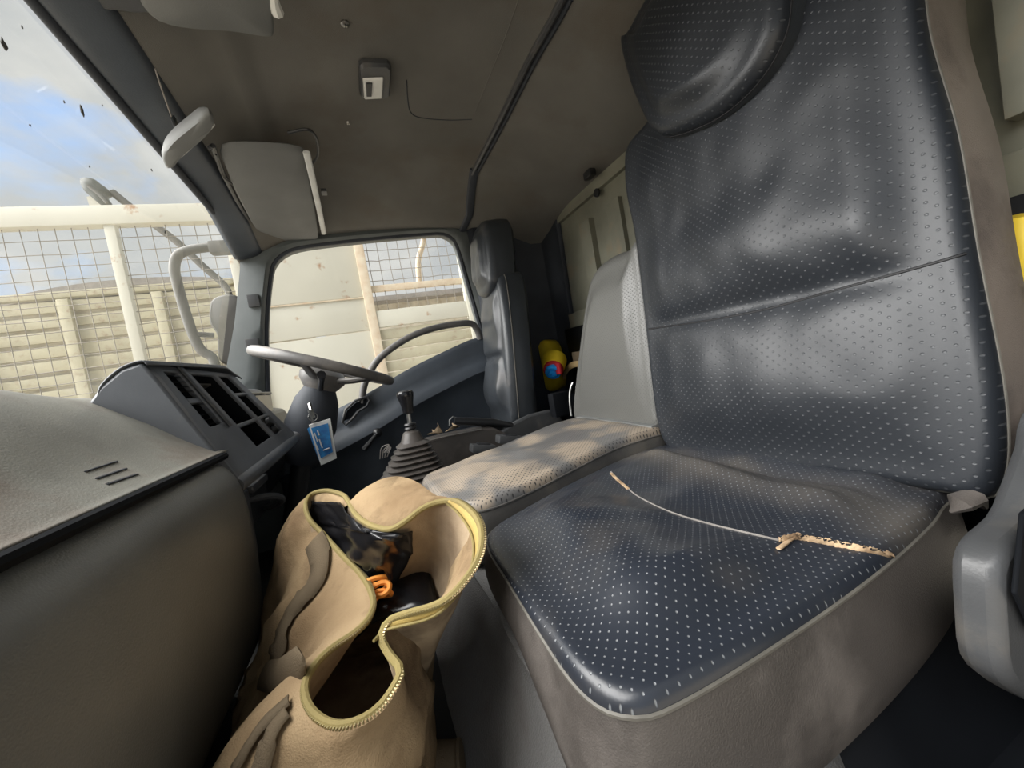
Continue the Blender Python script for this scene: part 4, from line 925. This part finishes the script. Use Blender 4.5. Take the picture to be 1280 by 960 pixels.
# rolled brown cloth end on the floor by the riser
rb = thing('cloth_roll', V(.52, -.03, ZF), 'brown cloth roll on the floor in front of the seat riser', 'cloth')
a0, a1 = at(500, 975, 2, -.60), at(575, 955, 2, -.60)
MB().tube([a0 + V(-.05, .02, 0), a0, a0.lerp(a1, .5), a1], [.040, .040, .038, .030], 16).build('roll', M['strap'], rb)
MB().lathe(a1, (a1 - a0), [(.030, -.004), (.033, 0), (.030, .004), (0, .008)], 20).build('end', M['strap'], rb)

# ------------------------------------------------------------------ neighbouring stake truck body, two metres away
XT = 4.0
st = thing('stake_truck_body', (XT, .5, -1.0), 'cream stake truck body with wire mesh sides beyond the windows', 'truck body')
MB().box((XT, 1.2, 1.695), (.10, 5.2, .15), bev=.01).build('top_rail', M['truck'], st)
def vpost(y, z0, z1, w=.07, d=.07, m='truck', x=XT): return MB().box((x, y, (z0 + z1) / 2), (d, w, z1 - z0), bev=.008).build('post', M[m], st)
vpost(1.60, .1, 1.63); vpost(2.75, .1, 1.63); vpost(-.20, -.9, 1.63, .085, .09, 'rust'); vpost(-1.19, -.9, 1.63, .09, .09); vpost(.82, -.9, 1.63, .07)
# headboard panels
for (z0, z1) in ((.875, 1.62), (.555, .865), (-.30, .545)):
    MB().box((XT + .01, .33, (z0 + z1) / 2), (.03, .98, z1 - z0), bev=.006).build('panel', M['truck'], st)
MB().box((XT - .012, .33, .865), (.012, .98, .012)).build('panel_joint', M['rust'], st)
# rails and planks in the side window bay
MB().box((XT + .02, -.70, .94), (.05, .96, .06), bev=.005).build('rail', M['rust'], st)
MB().box((XT - .01, -.70, .64), (.05, 1.0, .16), bev=.005).build('rail', M['truck'], st)
z = .545
pl = None
for k in range(9):
    o = MB().box((XT, -.70, z - .055), (.03, 1.0, .095), bev=.004).build('plank', M['plank'], st) if pl is None else pl.copy()
    if pl is None: pl = o
    else: COL.objects.link(o); o.parent = st; o.location = (0, 0, -.105 * k)
    
# wire mesh (hundreds of thin wires in one net)
wm = MB()
def net(y0, y1, z0, z1):
    y = y0; k = 0
    while y < y1:
        P = [V(XT, y + .006 * noise.noise(V(y * 9, zz_ * 4, 0)), zz_) for zz_ in [lerp(z0, z1, q / 8) for q in range(9)]]; wm.tube(P, .0032, 4); y += .098
    z = z0
    while z < z1:
        P = [V(XT + .004, lerp(y0, y1, q / 16), z + .012 * noise.noise(V(q * .6, z * 9, 3))) for q in range(17)]; wm.tube(P, .0032, 4); z += .098
net(.86, 3.6, .35, 1.62); net(-1.15, -.24, .62, 1.62)
tag(wm.build('wire_mesh', M['wire'], st), kind='stuff')
# second truck body with horizontal planks seen through the mesh
XS = 5.6
t2 = thing('plank_truck_body', (XS, 2.5, -1.2), 'weathered cream plank truck body behind the wire mesh', 'truck body')
p0 = None
zs = [1.44 - .155 * k for k in range(14)]
for k, z in enumerate(zs):
    if p0 is None: p0 = MB().box((XS, 3.1, z), (.04, 4.3, .115), bev=.006).build('plank', M['plank'], t2)
    else:
        o = p0.copy(); COL.objects.link(o); o.parent = t2; o.location = (.01 * (k % 2), 0, z - zs[0])
q0 = MB().box((XS - .05, 1.15, .5), (.07, .10, 2.0), bev=.01).build('post', M['plank'], t2)
for y in (1.95, 2.75, 3.55, 4.4):
    o = q0.copy(); COL.objects.link(o); o.parent = t2; o.location = (0, y - 1.15, 0)
MB().box((XS, 3.1, 1.56), (.09, 4.4, .07), bev=.01).build('top_rail', M['plank'], t2)
MB().box((XS + .03, 3.1, .4), (.01, 4.3, 2.2)).build('backing', M['shed'], t2)
# shed with an arched roof
sh = thing('shed', (9.5, 2.5, -1.65), 'shed with a low arched roof behind the plank truck body', 'building')
yc, hw = 3.5, 2.6
arc = [V(9.2, yc + hw * math.cos(a), 1.72 + .75 * math.sin(a)) for a in [math.pi * k / 24 for k in range(25)]]
MB().prism(arc + [V(9.2, yc - hw, -1.65), V(9.2, yc + hw, -1.65)][::-1], (3, 0, 0)).build('walls', M['shed'], sh)
ra = [V(9.0, yc + (hw + .15) * math.cos(a), 1.74 + .85 * math.sin(a)) for a in [math.pi * k / 24 for k in range(25)]]
MB().loft([[p, p + V(3.4, 0, 0), p + V(3.4, 0, .12), p + V(0, 0, .12)] for p in ra]).build('roof', M['roofd'], sh)
# long low building seen in the side window
lb = thing('low_building', (8.5, -1.6, -1.65), 'low pale building with a dark eave seen through the side window', 'building')
MB().box((9.3, -1.6, .1), (1.5, 4.2, 3.2)).build('walls', M['shed'], lb)
MB().box((9.2, -1.6, 1.72), (2.0, 4.4, .10), bev=.01).build('eave', M['roofd'], lb)
MB().prism([V(8.2, 0.4, 1.77), V(10.4, .4, 1.77), V(9.3, .4, 2.0)], (0, -4.4, 0)).build('roof', M['roofd'], lb)
# bent lamp pole beyond the windscreen
lp_ = thing('bent_lamp_pole', (5.0, 1.1, -1.65), 'bent steel pole with a drooping grey green lamp hood above the rail', 'lamp pole')
MB().tube(cr_path([at(a, b, 0, 5.0) for a, b in ((140, 240), (160, 256), (190, 279), (222, 303), (255, 334), (280, 356), (287, 372), (290, 400))] + [at(292, 430, 0, 5.0), V(5.0, 1.13, -1.6)], 5), .034, 10).build('pole', M['polep'], lp_)
hp = [at(a, b, 0, 4.98) for a, b in ((101, 226), (108, 222), (118, 224), (126, 230), (133, 235), (140, 243), (134, 247), (140, 257), (128, 257), (114, 246), (105, 238))]
P = resample(cr_path(hp, 4, True), 40); c = sum(P, V(0, 0, 0)) / 40
MB().loft([[c + (p - c) * k + V(h, 0, 0) for p in P] for k, h in ((.4, .07), (.85, .05), (1, 0), (.85, -.05), (.4, -.07))]).build('lamp_hood', M['tarp'], lp_, angle=60)
MB().tube([at(110, 232, 0, 4.90), at(124, 243, 0, 4.90), at(134, 254, 0, 4.90)], .014, 8).build('hood_rib', M['polep'], lp_)
MB().prism([at(108, 246, 0, 5.0), at(116, 244, 0, 5.0), at(128, 257, 0, 5.0), at(112, 258, 0, 5.0)], (.04, 0, 0)).build('lamp_bowl', M['truck'], lp_)
# prop leaning in the side window bay
pr = thing('leaning_prop', at(523, 352, 0, 4.1), 'rusty bent prop leaning on the rail in the side window', 'pole')
MB().tube(cr_path([at(531, 280, 0, 4.1), at(529, 303, 0, 4.1), at(523, 326, 0, 4.1), at(524, 353, 0, 4.1)], 5), .028, 10).build('shaft', M['rust'], pr)
